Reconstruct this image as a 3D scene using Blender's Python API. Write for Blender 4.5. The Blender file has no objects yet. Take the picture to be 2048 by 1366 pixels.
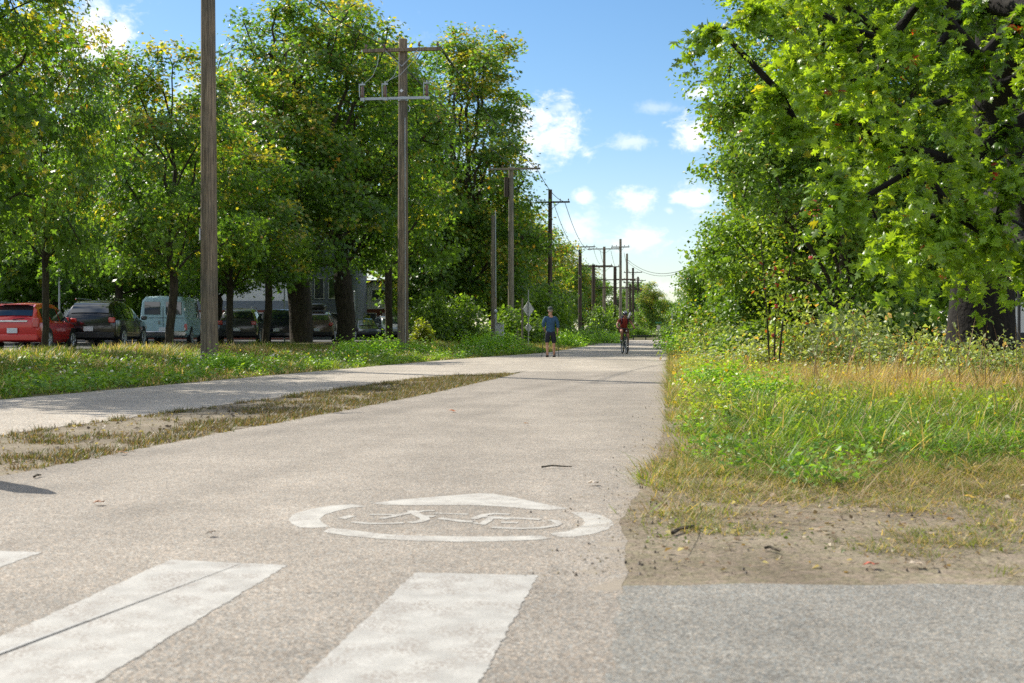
import bpy, bmesh, math, random
import numpy as np
from mathutils import Vector, Matrix
R = math.radians
S = bpy.context.scene
COL = S.collection

# ---------------------------------------------------------------- camera
F = 2450.0; HY = 662.0; CH = 0.93          # focal length in photo pixels, horizon row, eye height
cam_d = bpy.data.cameras.new("camera"); cam = bpy.data.objects.new("camera", cam_d); COL.objects.link(cam)
cam_d.sensor_width = 36.0; cam_d.lens = 36.0 * F / 2048
cam.location = (0, 0, CH); cam.rotation_euler = (R(90), 0, 0)
cam_d.shift_y = -(683 - HY) / 2048
cam_d.clip_start = 0.1; cam_d.clip_end = 3000
cam_d.dof.use_dof = True; cam_d.dof.focus_distance = 28.0; cam_d.dof.aperture_fstop = 5.0
S.camera = cam

# ---------------------------------------------------------------- light
SUN_AZ = -48.0; SUN_EL = 41.0              # azimuth from +Y towards +X
w = bpy.data.worlds.new("World"); S.world = w; w.use_nodes = True
def sun_dir():
    a, e = R(SUN_AZ), R(SUN_EL)
    return Vector((math.sin(a) * math.cos(e), math.cos(a) * math.cos(e), math.sin(e)))
sl = bpy.data.lights.new("sun", 'SUN'); sl.energy = 4.9; sl.angle = R(0.5); sl.color = (1.0, 0.94, 0.84)
so = bpy.data.objects.new("sun", sl); COL.objects.link(so)
so.rotation_euler = (-sun_dir()).to_track_quat('-Z', 'Y').to_euler()
S.view_settings.view_transform = 'Standard'; S.view_settings.look = 'None'
S.view_settings.exposure = 0.5; S.view_settings.gamma = 1.0

def world_nodes():
    nt = w.node_tree; N = nt.nodes; L = nt.links; N.clear()
    out = N.new('ShaderNodeOutputWorld'); bg = N.new('ShaderNodeBackground'); bg.inputs[1].default_value = 0.11
    sky = N.new('ShaderNodeTexSky'); sky.sky_type = 'NISHITA'; sky.sun_disc = False
    sky.sun_elevation = R(SUN_EL); sky.sun_rotation = R(SUN_AZ); sky.air_density = 1.0; sky.dust_density = 0.3; sky.ozone_density = 2.0
    hs = N.new('ShaderNodeHueSaturation'); hs.inputs['Saturation'].default_value = 1.24; hs.inputs['Value'].default_value = .92
    L.new(sky.outputs[0], hs.inputs['Color'])
    tc = N.new('ShaderNodeTexCoord'); sep = N.new('ShaderNodeSeparateXYZ'); L.new(tc.outputs['Generated'], sep.inputs[0])
    def M(op, a, b=None, c=None):
        m = N.new('ShaderNodeMath'); m.operation = op
        for i, v in enumerate((a, b, c)):
            if v is None: continue
            if isinstance(v, (int, float)): m.inputs[i].default_value = v
            else: L.new(v, m.inputs[i])
        return m.outputs[0]
    az = M('ARCTAN2', sep.outputs[0], sep.outputs[1]); el = M('ARCSINE', sep.outputs[2])
    mp = N.new('ShaderNodeMapping'); mp.inputs['Scale'].default_value = (1, 1, 1.5); L.new(tc.outputs['Generated'], mp.inputs[0])
    def noise(scale, det, rough, dist=0.0):
        n = N.new('ShaderNodeTexNoise'); n.inputs['Scale'].default_value = scale; n.inputs['Detail'].default_value = det
        n.inputs['Roughness'].default_value = rough; n.inputs['Distortion'].default_value = dist
        L.new(mp.outputs[0], n.inputs['Vector']); return n.outputs[0]
    n1 = noise(42, 9, 0.62, 0.3); n2 = noise(150, 5, 0.6)
    clouds = [(1085,270,72,64,1.0),(1040,230,36,26,.95),(1120,215,26,12,.55),(1392,268,46,34,1.0),(1398,186,34,12,.8),(1271,400,38,28,1.0),(1386,393,46,29,1.0),
              (1275,477,66,26,.8),(1150,452,50,32,.6),(1166,392,19,14,.8),(1262,283,52,14,.5),(1315,215,40,14,.3),(1340,420,14,9,.5),
              (185,80,82,88,1.0),(120,170,60,50,.8),(1330,575,110,12,.4),(480,250,160,90,.8),(760,120,90,60,.3),(640,430,150,70,.7),(330,340,120,60,.8),
              (860,330,90,50,.7),(1000,520,160,40,.7),(-300,200,160,90,.9),(2400,150,200,90,.9),(2700,420,260,60,.8),(-700,420,240,60,.8)]
    tot = None
    for px, py, sx, sy, op in clouds:
        a0 = math.atan((px - 1024) / F); e0 = math.atan((HY - py) / F * math.cos(a0))
        dx = M('MULTIPLY', M('SUBTRACT', az, a0), F / sx); dy = M('MULTIPLY', M('SUBTRACT', el, e0), F / sy)
        d = M('SQRT', M('ADD', M('MULTIPLY', dx, dx), M('MULTIPLY', dy, dy)))
        v = M('MULTIPLY', M('SUBTRACT', 1.25, d), 1.0)
        v = M('MULTIPLY_ADD', M('SUBTRACT', n1, 0.5), 3.4, v)
        v = M('MULTIPLY_ADD', M('SUBTRACT', n2, 0.5), 0.8, v)
        m = N.new('ShaderNodeMapRange'); m.interpolation_type = 'SMOOTHSTEP'; L.new(v, m.inputs[0])
        m.inputs[1].default_value = -.1; m.inputs[2].default_value = 1.25; m.inputs[3].default_value = 0; m.inputs[4].default_value = op
        tot = m.outputs[0] if tot is None else M('MAXIMUM', tot, m.outputs[0])
    # unseen broken cumulus overhead and behind the camera, added to lift ambient fill
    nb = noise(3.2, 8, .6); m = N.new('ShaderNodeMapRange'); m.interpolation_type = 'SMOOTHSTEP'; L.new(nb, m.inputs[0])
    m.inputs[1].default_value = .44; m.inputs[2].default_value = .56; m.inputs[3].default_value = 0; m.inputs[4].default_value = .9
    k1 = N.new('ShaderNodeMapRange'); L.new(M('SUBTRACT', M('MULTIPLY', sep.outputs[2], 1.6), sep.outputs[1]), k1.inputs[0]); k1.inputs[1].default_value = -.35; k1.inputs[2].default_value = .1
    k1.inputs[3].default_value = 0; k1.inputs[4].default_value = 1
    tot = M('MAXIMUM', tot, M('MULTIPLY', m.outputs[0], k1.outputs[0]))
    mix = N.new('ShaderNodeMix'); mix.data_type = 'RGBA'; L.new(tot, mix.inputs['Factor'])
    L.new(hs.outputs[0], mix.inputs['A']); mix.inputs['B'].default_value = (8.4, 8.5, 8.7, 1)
    # pale veil near the horizon
    hz = N.new('ShaderNodeMapRange'); L.new(el, hz.inputs[0]); hz.inputs[1].default_value = 0.0; hz.inputs[2].default_value = 0.16
    hz.inputs[3].default_value = 0.28; hz.inputs[4].default_value = 0.0
    mix2 = N.new('ShaderNodeMix'); mix2.data_type = 'RGBA'; L.new(hz.outputs[0], mix2.inputs['Factor'])
    L.new(mix.outputs['Result'], mix2.inputs['A']); mix2.inputs['B'].default_value = (5.6, 6.2, 7.0, 1)
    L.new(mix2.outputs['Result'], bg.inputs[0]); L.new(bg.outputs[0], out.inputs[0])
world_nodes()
cy = S.cycles
cy.max_bounces = 7; cy.diffuse_bounces = 3; cy.glossy_bounces = 2; cy.transmission_bounces = 4; cy.transparent_max_bounces = 4
cy.use_denoising = False; cy.sample_clamp_indirect = 6.0; cy.caustics_reflective = False; cy.caustics_refractive = False

# ---------------------------------------------------------------- helpers
rs = np.random.RandomState(7); random.seed(7)
def D_of(py, z=0.0): return (CH - z) * F / (py - HY)          # depth of a ground row
def PX(px, D): return (px - 1024) / F * D
def PG(px, py): D = D_of(py); return (PX(px, D), D)
SL = 0.13                                                     # the path's direction: x grows 0.13 m per metre of y
def smooth(t): t = np.clip(t, 0, 1); return t * t * (3 - 2 * t)
def hnoise(x, y):
    return (np.sin(x * 0.9 + 1.3 * np.sin(y * 0.7)) + np.sin(y * 1.1 + 0.8 * np.sin(x * 1.3) + 2)) * 0.5
def gz(x, y):                                                 # ground height
    u = SL * np.asarray(y) - np.asarray(x)
    z = 0.38 * smooth((u - 10.8) / 5.0) - 0.09 * smooth((u - 17.2) / 1.2)
    z = z + 0.03 * hnoise(x, y) * smooth((u - 10.5) / 3) * (1 - smooth((u - 17) / 1.5))
    v = np.asarray(x) - SL * np.asarray(y)                    # right of the path
    z = z + 0.05 * smooth((v - 1.5) / 4) * (1 + 0.4 * hnoise(x * 0.6, y * 0.6)) * smooth((np.asarray(y) - 7) / 4)
    return z
def GZ(x, y): return float(gz(x, y))
def wpt(px, D, dz=0.0): x = PX(px, D); return Vector((x, D, GZ(x, D) + dz))

def tag(o, label=None, cat=None, group=None, kind=None):
    if label: o['label'] = label
    if cat: o['category'] = cat
    if group: o['group'] = group
    if kind: o['kind'] = kind
    return o
def empty(name, loc, rz=0.0, label=None, cat=None, group=None, scale=None):
    o = bpy.data.objects.new(name, None); COL.objects.link(o); o.location = loc; o.rotation_euler = (0, 0, rz)
    if scale is not None: o.scale = (scale,) * 3 if not hasattr(scale, '__len__') else scale
    return tag(o, label, cat, group)

class MB:
    def __init__(s): s.v = []; s.f = []
    def add(s, vs, fs):
        b = len(s.v); s.v += [tuple(v) for v in vs]; s.f += [tuple(i + b for i in f) for f in fs]; return s
    def box(s, c, d, rot=None, taper=1.0):
        x, y, z = d[0] / 2, d[1] / 2, d[2] / 2
        vs = [Vector((sx * x * (taper if sz > 0 else 1), sy * y * (taper if sz > 0 else 1), sz * z)) for sz in (-1, 1) for sx, sy in ((-1, -1), (1, -1), (1, 1), (-1, 1))]
        if rot is not None: vs = [rot @ v for v in vs]
        c = Vector(c)
        return s.add([v + c for v in vs], [(3, 2, 1, 0), (4, 5, 6, 7), (0, 1, 5, 4), (1, 2, 6, 5), (2, 3, 7, 6), (3, 0, 4, 7)])
    def tube(s, pts, rad, n=8, cap=True):
        pts = [Vector(p) for p in pts]
        rad = [rad] * len(pts) if not hasattr(rad, '__len__') else rad
        b = len(s.v); up = None
        for i, p in enumerate(pts):
            t = (pts[min(i + 1, len(pts) - 1)] - pts[max(i - 1, 0)]).normalized()
            if up is None: up = Vector((1, 0, 0)) if abs(t.x) < .9 else Vector((0, 1, 0))
            a = t.cross(up).normalized(); c = t.cross(a).normalized(); up = a.cross(t) if a.cross(t).length > .1 else up
            for k in range(n):
                q = 2 * math.pi * k / n
                s.v.append(tuple(p + (a * math.cos(q) + c * math.sin(q)) * rad[i]))
        for i in range(len(pts) - 1):
            for k in range(n):
                s.f.append((b + i * n + k, b + i * n + (k + 1) % n, b + (i + 1) * n + (k + 1) % n, b + (i + 1) * n + k))
        if cap:
            s.f.append(tuple(b + k for k in range(n))[::-1]); e = b + (len(pts) - 1) * n; s.f.append(tuple(e + k for k in range(n)))
        return s
    def ball(s, c, r, seg=10, rings=7, rot=None):
        r = (r, r, r) if not hasattr(r, '__len__') else r
        vs = []; fs = []
        vs.append(Vector((0, 0, r[2])))
        for i in range(1, rings):
            t = math.pi * i / rings
            for k in range(seg):
                q = 2 * math.pi * k / seg; vs.append(Vector((r[0] * math.sin(t) * math.cos(q), r[1] * math.sin(t) * math.sin(q), r[2] * math.cos(t))))
        vs.append(Vector((0, 0, -r[2])))
        for k in range(seg): fs.append((0, 1 + k, 1 + (k + 1) % seg))
        for i in range(rings - 2):
            for k in range(seg): a = 1 + i * seg; fs.append((a + k, a + seg + k, a + seg + (k + 1) % seg, a + (k + 1) % seg))
        a = 1 + (rings - 2) * seg
        for k in range(seg): fs.append((a + k, len(vs) - 1, a + (k + 1) % seg))
        if rot is not None: vs = [rot @ v for v in vs]
        c = Vector(c); return s.add([v + c for v in vs], fs)
    def torus(s, c, R0, r, axis='x', n=28, m=8):
        vs = []; fs = []
        for i in range(n):
            a = 2 * math.pi * i / n
            for k in range(m):
                q = 2 * math.pi * k / m; rr = R0 + r * math.cos(q); h = r * math.sin(q)
                p = (h, rr * math.cos(a), rr * math.sin(a)) if axis == 'x' else (rr * math.cos(a), h, rr * math.sin(a))
                vs.append(Vector(p) + Vector(c))
        for i in range(n):
            for k in range(m): fs.append((i * m + k, i * m + (k + 1) % m, ((i + 1) % n) * m + (k + 1) % m, ((i + 1) % n) * m + k))
        return s.add(vs, fs)
    def build(s, name, mat, parent=None, sm=True, bevel=0.0):
        me = bpy.data.meshes.new(name); me.from_pydata(s.v, [], s.f); me.materials.append(mat)
        bm = bmesh.new(); bm.from_mesh(me); bmesh.ops.recalc_face_normals(bm, faces=bm.faces); bm.to_mesh(me); bm.free()
        if sm:
            me.polygons.foreach_set('use_smooth', [True] * len(me.polygons))
            try: me.set_sharp_from_angle(angle=R(38))
            except Exception: pass
        o = bpy.data.objects.new(name, me); COL.objects.link(o)
        if parent: o.parent = parent
        if bevel:
            b = o.modifiers.new('b', 'BEVEL'); b.width = bevel; b.segments = 2; b.limit_method = 'ANGLE'
        return o

def scatter_mesh(name, V, faces, mat, tint=None, parent=None):
    """V: (N,K,3) vertices of N copies of a small template, faces: template faces."""
    N, K, _ = V.shape
    me = bpy.data.meshes.new(name)
    loops = np.concatenate([np.array(f) for f in faces]); tot = np.array([len(f) for f in faces])
    st = np.concatenate([[0], np.cumsum(tot)[:-1]]); LL = len(loops); nf = len(faces)
    me.vertices.add(N * K); me.loops.add(N * LL); me.polygons.add(N * nf)
    me.vertices.foreach_set('co', V.reshape(-1).astype(np.float32))
    idx = (loops[None, :] + (np.arange(N) * K)[:, None]).reshape(-1).astype(np.int32)
    me.loops.foreach_set('vertex_index', idx)
    me.polygons.foreach_set('loop_start', (st[None, :] + (np.arange(N) * LL)[:, None]).reshape(-1).astype(np.int32))
    try: me.polygons.foreach_set('loop_total', np.tile(tot, N).astype(np.int32))
    except Exception: pass
    if tint is not None:
        at = me.attributes.new('tint', 'FLOAT_COLOR', 'POINT')
        t = np.ones((N, K, 4), np.float32); t[:, :, :3] = tint[:, None, :]
        at.data.foreach_set('color', t.reshape(-1))
    me.update(calc_edges=True); me.validate()
    me.materials.append(mat)
    o = bpy.data.objects.new(name, me); COL.objects.link(o)
    if parent: o.parent = parent
    return o

def unit(a): return a / (np.linalg.norm(a, axis=-1, keepdims=True) + 1e-9)
def place_leaves(P, Nrm, Dr, size, T):
    """template T (K,3) with +y the leaf axis, +z its normal."""
    Nn = unit(Nrm); X = unit(np.cross(Dr, Nn)); Y = np.cross(Nn, X)
    s = size[:, None, None]; n = len(P); T = np.repeat(T[None], n, 0); T[:, :, 0] *= .72 + .5 * rs.rand(n, 1); T[:, :, 2] = T[:, :, 2] * (-.5 + 3.4 * rs.rand(n, 1)) + T[:, :, 0] * rs.normal(size=(n, 1)) * .18 + T[:, :, 0] ** 2 * rs.normal(size=(n, 1)) * .5
    return P[:, None, :] + s * (T[:, :, 0:1] * X[:, None, :] + T[:, :, 1:2] * Y[:, None, :] + T[:, :, 2:3] * Nn[:, None, :])

# leaf templates
T_SMALL = (np.array([(0, 0, 0), (.30, .42, .07), (0, 1, -.05), (-.30, .42, .07), (0, .5, -.02)], float), [(0, 1, 4), (1, 2, 4), (2, 3, 4), (3, 0, 4)])
T_DIAM = (np.array([(0, 0, 0), (.36, .45, .06), (0, 1, -.06), (-.36, .45, .06)], float), [(0, 1, 2), (0, 2, 3)])
T_MAPLE = (np.array([(0, 0, 0), (.42, .12, .03), (.24, .36, 0), (.55, .66, -.04), (.16, .62, .02), (0, 1.05, -.08), (-.16, .62, .02), (-.55, .66, -.04), (-.24, .36, 0), (-.42, .12, .03)], float),
           [(0, 1, 2), (0, 2, 4, 6, 8), (2, 3, 4), (4, 5, 6), (6, 7, 8), (8, 9, 0)])
T_OAK = (np.array([(0, -.12, 0), (.10, .10, .01), (.30, .10, -.02), (.33, .22, -.03), (.12, .32, .02), (.44, .42, -.05), (.50, .56, -.08), (.36, .58, -.05), (.13, .54, .01), (.30, .76, -.08), (.12, .76, -.02), (0, 1.05, -.14),
                   (-.12, .76, -.02), (-.30, .76, -.08), (-.13, .54, .01), (-.36, .58, -.05), (-.50, .56, -.08), (-.44, .42, -.05), (-.12, .32, .02), (-.33, .22, -.03), (-.30, .10, -.02), (-.10, .10, .01)], float),
         [(0, 1, 21), (1, 2, 3, 4), (21, 18, 19, 20), (1, 4, 18, 21), (4, 5, 6, 7, 8), (18, 14, 15, 16, 17), (4, 8, 14, 18), (8, 9, 10), (14, 12, 13), (8, 10, 12, 14), (10, 11, 12)])

# ---------------------------------------------------------------- materials
def newmat(name):
    m = bpy.data.materials.new(name); m.use_nodes = True; nt = m.node_tree
    return m, nt, nt.nodes['Principled BSDF']
def simple(name, col, rough=0.6, metal=0.0, nscale=8.0, nstr=0.15, bump=0.0, coat=0.0, spec=0.5):
    m, nt, b = newmat(name); N = nt.nodes; L = nt.links
    b.inputs['Roughness'].default_value = rough; b.inputs['Metallic'].default_value = metal; b.inputs['Specular IOR Level'].default_value = spec
    if coat: b.inputs['Coat Weight'].default_value = coat; b.inputs['Coat Roughness'].default_value = 0.05
    tc = N.new('ShaderNodeTexCoord'); n = N.new('ShaderNodeTexNoise'); n.inputs['Scale'].default_value = nscale; n.inputs['Detail'].default_value = 5
    L.new(tc.outputs['Object'], n.inputs['Vector'])
    r = N.new('ShaderNodeMapRange'); L.new(n.outputs[0], r.inputs[0]); r.inputs[1].default_value = .3; r.inputs[2].default_value = .7
    r.inputs[3].default_value = 1 - nstr; r.inputs[4].default_value = 1 + nstr
    mx = N.new('ShaderNodeVectorMath'); mx.operation = 'SCALE'; mx.inputs[0].default_value = col[:3]; L.new(r.outputs[0], mx.inputs['Scale'])
    L.new(mx.outputs[0], b.inputs['Base Color'])
    if bump:
        bp = N.new('ShaderNodeBump'); bp.inputs['Strength'].default_value = bump; bp.inputs['Distance'].default_value = 0.02; L.new(n.outputs[0], bp.inputs['Height']); L.new(bp.outputs[0], b.inputs['Normal'])
    return m
def ramp_mat(name, layers, rough=0.9, bump=None, spec=0.3):
    """layers: list of (noise scale, detail, [(pos,col)...], blend, fac, distortion, kind)"""
    m, nt, b = newmat(name); N = nt.nodes; L = nt.links
    b.inputs['Roughness'].default_value = rough; b.inputs['Specular IOR Level'].default_value = spec
    tc = N.new('ShaderNodeTexCoord'); cur = None
    for (sc, det, stops, blend, fac, vscale) in layers:
        mp = N.new('ShaderNodeMapping'); mp.inputs['Scale'].default_value = vscale; L.new(tc.outputs['Object'], mp.inputs[0])
        n = N.new('ShaderNodeTexNoise'); n.inputs['Scale'].default_value = sc; n.inputs['Detail'].default_value = det; n.inputs['Roughness'].default_value = .6
        L.new(mp.outputs[0], n.inputs['Vector'])
        r = N.new('ShaderNodeValToRGB'); L.new(n.outputs[0], r.inputs[0]); e = r.color_ramp.elements
        while len(e) < len(stops): e.new(0.5)
        for k, (p, c) in enumerate(stops): e[k].position = p; e[k].color = (*c[:3], 1)
        if cur is None: cur = r.outputs[0]
        else:
            x = N.new('ShaderNodeMix'); x.data_type = 'RGBA'; x.blend_type = blend; x.inputs['Factor'].default_value = fac
            L.new(cur, x.inputs['A']); L.new(r.outputs[0], x.inputs['B']); cur = x.outputs['Result']
    L.new(cur, b.inputs['Base Color'])
    if bump:
        n = N.new('ShaderNodeTexNoise'); n.inputs['Scale'].default_value = bump[0]; n.inputs['Detail'].default_value = 4; L.new(tc.outputs['Object'], n.inputs['Vector'])
        bp = N.new('ShaderNodeBump'); bp.inputs['Strength'].default_value = bump[1]; bp.inputs['Distance'].default_value = bump[2]
        L.new(n.outputs[0], bp.inputs['Height']); L.new(bp.outputs[0], b.inputs['Normal'])
    return m
def leaf_mat(name, trans=0.4, rough=0.42, spec=0.5, warm=(1.35, 1.15, 0.35), gain=1.0):
    m, nt, b = newmat(name); N = nt.nodes; L = nt.links
    a = N.new('ShaderNodeAttribute'); a.attribute_name = 'tint'
    geo = N.new('ShaderNodeNewGeometry')
    gn = N.new('ShaderNodeVectorMath'); gn.operation = 'SCALE'; L.new(a.outputs['Color'], gn.inputs[0]); gn.inputs['Scale'].default_value = gain
    L.new(gn.outputs[0], b.inputs['Base Color'])
    b.inputs['Roughness'].default_value = rough; b.inputs['Specular IOR Level'].default_value = spec
    t = N.new('ShaderNodeBsdfTranslucent'); mu = N.new('ShaderNodeVectorMath'); mu.operation = 'MULTIPLY'; mu.inputs[1].default_value = warm
    L.new(a.outputs['Color'], mu.inputs[0]); L.new(mu.outputs[0], t.inputs['Color'])
    mx = N.new('ShaderNodeMixShader'); mx.inputs[0].default_value = trans
    L.new(b.outputs[0], mx.inputs[1]); L.new(t.outputs[0], mx.inputs[2]); L.new(mx.outputs[0], N['Material Output'].inputs['Surface'])
    return m

def asphalt(name, base, speck, big, spill=False):
    g = lambda k: tuple(c * k for c in base)
    m, nt, b = newmat(name); N = nt.nodes; L = nt.links
    b.inputs['Roughness'].default_value = .88; b.inputs['Specular IOR Level'].default_value = .25
    tc = N.new('ShaderNodeTexCoord')
    vo = N.new('ShaderNodeTexVoronoi'); vo.inputs['Scale'].default_value = speck; L.new(tc.outputs['Object'], vo.inputs['Vector'])
    r1 = N.new('ShaderNodeValToRGB'); e = r1.color_ramp.elements
    e[0].position = 0; e[0].color = (*g(.42), 1); e[1].position = 1; e[1].color = (*g(1.9), 1)
    for p, k in ((.14, .62), (.35, .92), (.65, 1.08), (.88, 1.5)): q = e.new(p); q.color = (*g(k), 1)
    sx = N.new('ShaderNodeSeparateColor'); L.new(vo.outputs['Color'], sx.inputs[0]); L.new(sx.outputs[0], r1.inputs[0])
    hue = N.new('ShaderNodeMix'); hue.data_type = 'RGBA'; hue.blend_type = 'MULTIPLY'; hue.inputs['Factor'].default_value = .8
    r2 = N.new('ShaderNodeValToRGB'); r2.color_ramp.elements[0].color = (.86, .96, 1.05, 1); r2.color_ramp.elements[1].color = (1.16, 1.0, .86, 1); L.new(sx.outputs[1], r2.inputs[0])
    L.new(r1.outputs[0], hue.inputs['A']); L.new(r2.outputs[0], hue.inputs['B'])
    cur = hue.outputs['Result']
    for sc, lo, hi, vs in ((big, .86, 1.12, (1, 1, 1)), (.45, .84, 1.1, (1.6, .22, 1)), (9.0, .93, 1.07, (1, 1, 1))):
        mp = N.new('ShaderNodeMapping'); mp.inputs['Scale'].default_value = vs; L.new(tc.outputs['Object'], mp.inputs[0])
        n = N.new('ShaderNodeTexNoise'); n.inputs['Scale'].default_value = sc; n.inputs['Detail'].default_value = 6; L.new(mp.outputs[0], n.inputs['Vector'])
        r = N.new('ShaderNodeMapRange'); L.new(n.outputs[0], r.inputs[0]); r.inputs[1].default_value = .3; r.inputs[2].default_value = .7; r.inputs[3].default_value = lo; r.inputs[4].default_value = hi
        s = N.new('ShaderNodeVectorMath'); s.operation = 'SCALE'; L.new(cur, s.inputs[0]); L.new(r.outputs[0], s.inputs['Scale']); cur = s.outputs[0]
    if spill:                                                 # dirt trodden onto the asphalt along its right edge
        sp_ = N.new('ShaderNodeSeparateXYZ'); L.new(tc.outputs['Object'], sp_.inputs[0])
        def M(op, a, b_, c=None):
            q = N.new('ShaderNodeMath'); q.operation = op
            for i, v in enumerate((a, b_, c)):
                if v is None: continue
                if isinstance(v, (int, float)): q.inputs[i].default_value = v
                else: L.new(v, q.inputs[i])
            return q.outputs[0]
        d_ = M('ADD', M('MULTIPLY_ADD', sp_.outputs[1], -.131, sp_.outputs[0]), .1)      # metres past the edge
        n1_ = N.new('ShaderNodeTexNoise'); n1_.inputs['Scale'].default_value = 6; n1_.inputs['Detail'].default_value = 8; n1_.inputs['Roughness'].default_value = .7; L.new(tc.outputs['Object'], n1_.inputs['Vector'])
        q = M('ADD', d_, M('MULTIPLY', M('SUBTRACT', n1_.outputs[0], .5), 1.7))
        rr = N.new('ShaderNodeMapRange'); rr.interpolation_type = 'SMOOTHSTEP'; L.new(q, rr.inputs[0]); rr.inputs[1].default_value = -.20; rr.inputs[2].default_value = .0
        rr.inputs[3].default_value = 0; rr.inputs[4].default_value = 1
        rc = N.new('ShaderNodeValToRGB'); L.new(n1_.outputs[0], rc.inputs[0]); rc.color_ramp.elements[0].position = .3; rc.color_ramp.elements[0].color = (.20, .168, .126, 1); rc.color_ramp.elements[1].position = .7; rc.color_ramp.elements[1].color = (.32, .275, .215, 1)
        # two long darker bands where rubber has polished the surface
        for a_, b_, w_, k_ in ((.285, -5.4, .20, .86), (.215, -3.3, .14, .90)):
            dd = M('ABSOLUTE', M('ADD', M('MULTIPLY_ADD', sp_.outputs[1], -a_, sp_.outputs[0]), M('MULTIPLY_ADD', n1_.outputs[0], .3, -b_ - .15)), None)
            r3 = N.new('ShaderNodeMapRange'); r3.interpolation_type = 'SMOOTHSTEP'; L.new(dd, r3.inputs[0]); r3.inputs[1].default_value = 0; r3.inputs[2].default_value = w_ * 1.8; r3.inputs[3].default_value = k_; r3.inputs[4].default_value = 1
            v3 = N.new('ShaderNodeVectorMath'); v3.operation = 'SCALE'; L.new(cur, v3.inputs[0]); L.new(r3.outputs[0], v3.inputs['Scale']); cur = v3.outputs[0]
        mx_ = N.new('ShaderNodeMix'); mx_.data_type = 'RGBA'; L.new(rr.outputs[0], mx_.inputs['Factor']); L.new(cur, mx_.inputs['A']); L.new(rc.outputs[0], mx_.inputs['B']); cur = mx_.outputs['Result']
    L.new(cur, b.inputs['Base Color'])
    bp = N.new('ShaderNodeBump'); bp.inputs['Strength'].default_value = .5; bp.inputs['Distance'].default_value = .004
    L.new(vo.outputs['Distance'], bp.inputs['Height']); L.new(bp.outputs[0], b.inputs['Normal'])
    return m

M_PATH = asphalt('path_asphalt', (.278, .250, .210), 165, 1.3, True)
M_XROAD = asphalt('crossing_asphalt', (.262, .238, .202), 165, 1.3)
M_PATH2 = asphalt('path_asphalt_pale', (.36, .325, .27), 105, .9)
M_ROAD = asphalt('road_asphalt_grey', (.222, .215, .190), 170, 2.0)
M_LOT = asphalt('lot_asphalt', (.10, .10, .10), 60, .8)
M_DIRT = ramp_mat('dirt', [(1.6, 6, [(.3, (.15, .122, .088)), (.55, (.235, .198, .148)), (.75, (.31, .265, .205))], 'MIX', 1, (1, 1, 1)),
                           (60, 4, [(.35, (.55, .5, .45)), (.5, (1, 1, 1)), (.68, (1.25, 1.2, 1.15))], 'MULTIPLY', .9, (1, 1, 1)),
                           (14, 4, [(.38, (.75, .8, .6)), (.6, (1.05, 1, .97))], 'MULTIPLY', .7, (1, 1, 1))], .95, (45, .6, .02))
M_SOIL = ramp_mat('grassy_soil', [(0.8, 6, [(.35, (.075, .075, .025)), (.55, (.13, .11, .045)), (.7, (.2, .155, .075))], 'MIX', 1, (1, 1, 1)),
                                  (30, 4, [(.35, (.5, .5, .4)), (.65, (1.2, 1.2, 1.1))], 'MULTIPLY', .9, (1, 1, 1))], .95, (30, .7, .03))

def paint_mat(name, col=(.42, .405, .365), wear=.5, tyre=False):
    """white road paint worn through to the asphalt: noise-cut mix to an asphalt tone"""
    m, nt, b = newmat(name); N = nt.nodes; L = nt.links; b.inputs['Roughness'].default_value = .75; b.inputs['Specular IOR Level'].default_value = .3
    tc = N.new('ShaderNodeTexCoord')
    def nz(sc, det, vs=(1, 1, 1)):
        mp = N.new('ShaderNodeMapping'); mp.inputs['Scale'].default_value = vs; L.new(tc.outputs['Object'], mp.inputs[0])
        n = N.new('ShaderNodeTexNoise'); n.inputs['Scale'].default_value = sc; n.inputs['Detail'].default_value = det; L.new(mp.outputs[0], n.inputs['Vector']); return n.outputs[0]
    def mr(x, a, b_, c, d):
        r = N.new('ShaderNodeMapRange'); L.new(x, r.inputs[0]); r.inputs[1].default_value = a; r.inputs[2].default_value = b_; r.inputs[3].default_value = c; r.inputs[4].default_value = d; return r.outputs[0]
    g = N.new('ShaderNodeVectorMath'); g.operation = 'SCALE'; g.inputs[0].default_value = col; L.new(mr(nz(9, 9), .35, .65, .84, 1.08), g.inputs['Scale'])
    g2 = N.new('ShaderNodeVectorMath'); g2.operation = 'SCALE'; L.new(g.outputs[0], g2.inputs[0]); L.new(mr(nz(120, 3), .3, .7, .86, 1.1), g2.inputs['Scale'])
    mx = N.new('ShaderNodeMix'); mx.data_type = 'RGBA'; L.new(g2.outputs[0], mx.inputs['A']); mx.inputs['B'].default_value = (.27, .24, .205, 1)
    m1 = N.new('ShaderNodeMath'); m1.operation = 'MULTIPLY'; L.new(mr(nz(85, 5), .44, .56, 0, 1), m1.inputs[0]); L.new(mr(nz(6, 7), .45, .60, .18, 1), m1.inputs[1])
    m2 = N.new('ShaderNodeMath'); m2.operation = 'MULTIPLY'; m2.inputs[1].default_value = wear; L.new(m1.outputs[0], m2.inputs[0]); L.new(m2.outputs[0], mx.inputs['Factor'])
    L.new(mx.outputs['Result'], b.inputs['Base Color'])
    return m
M_PAINT = paint_mat('road_paint', wear=1.0)
M_PAINT2 = paint_mat('road_paint_worn', col=(.46, .44, .39), wear=.9)

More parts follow.
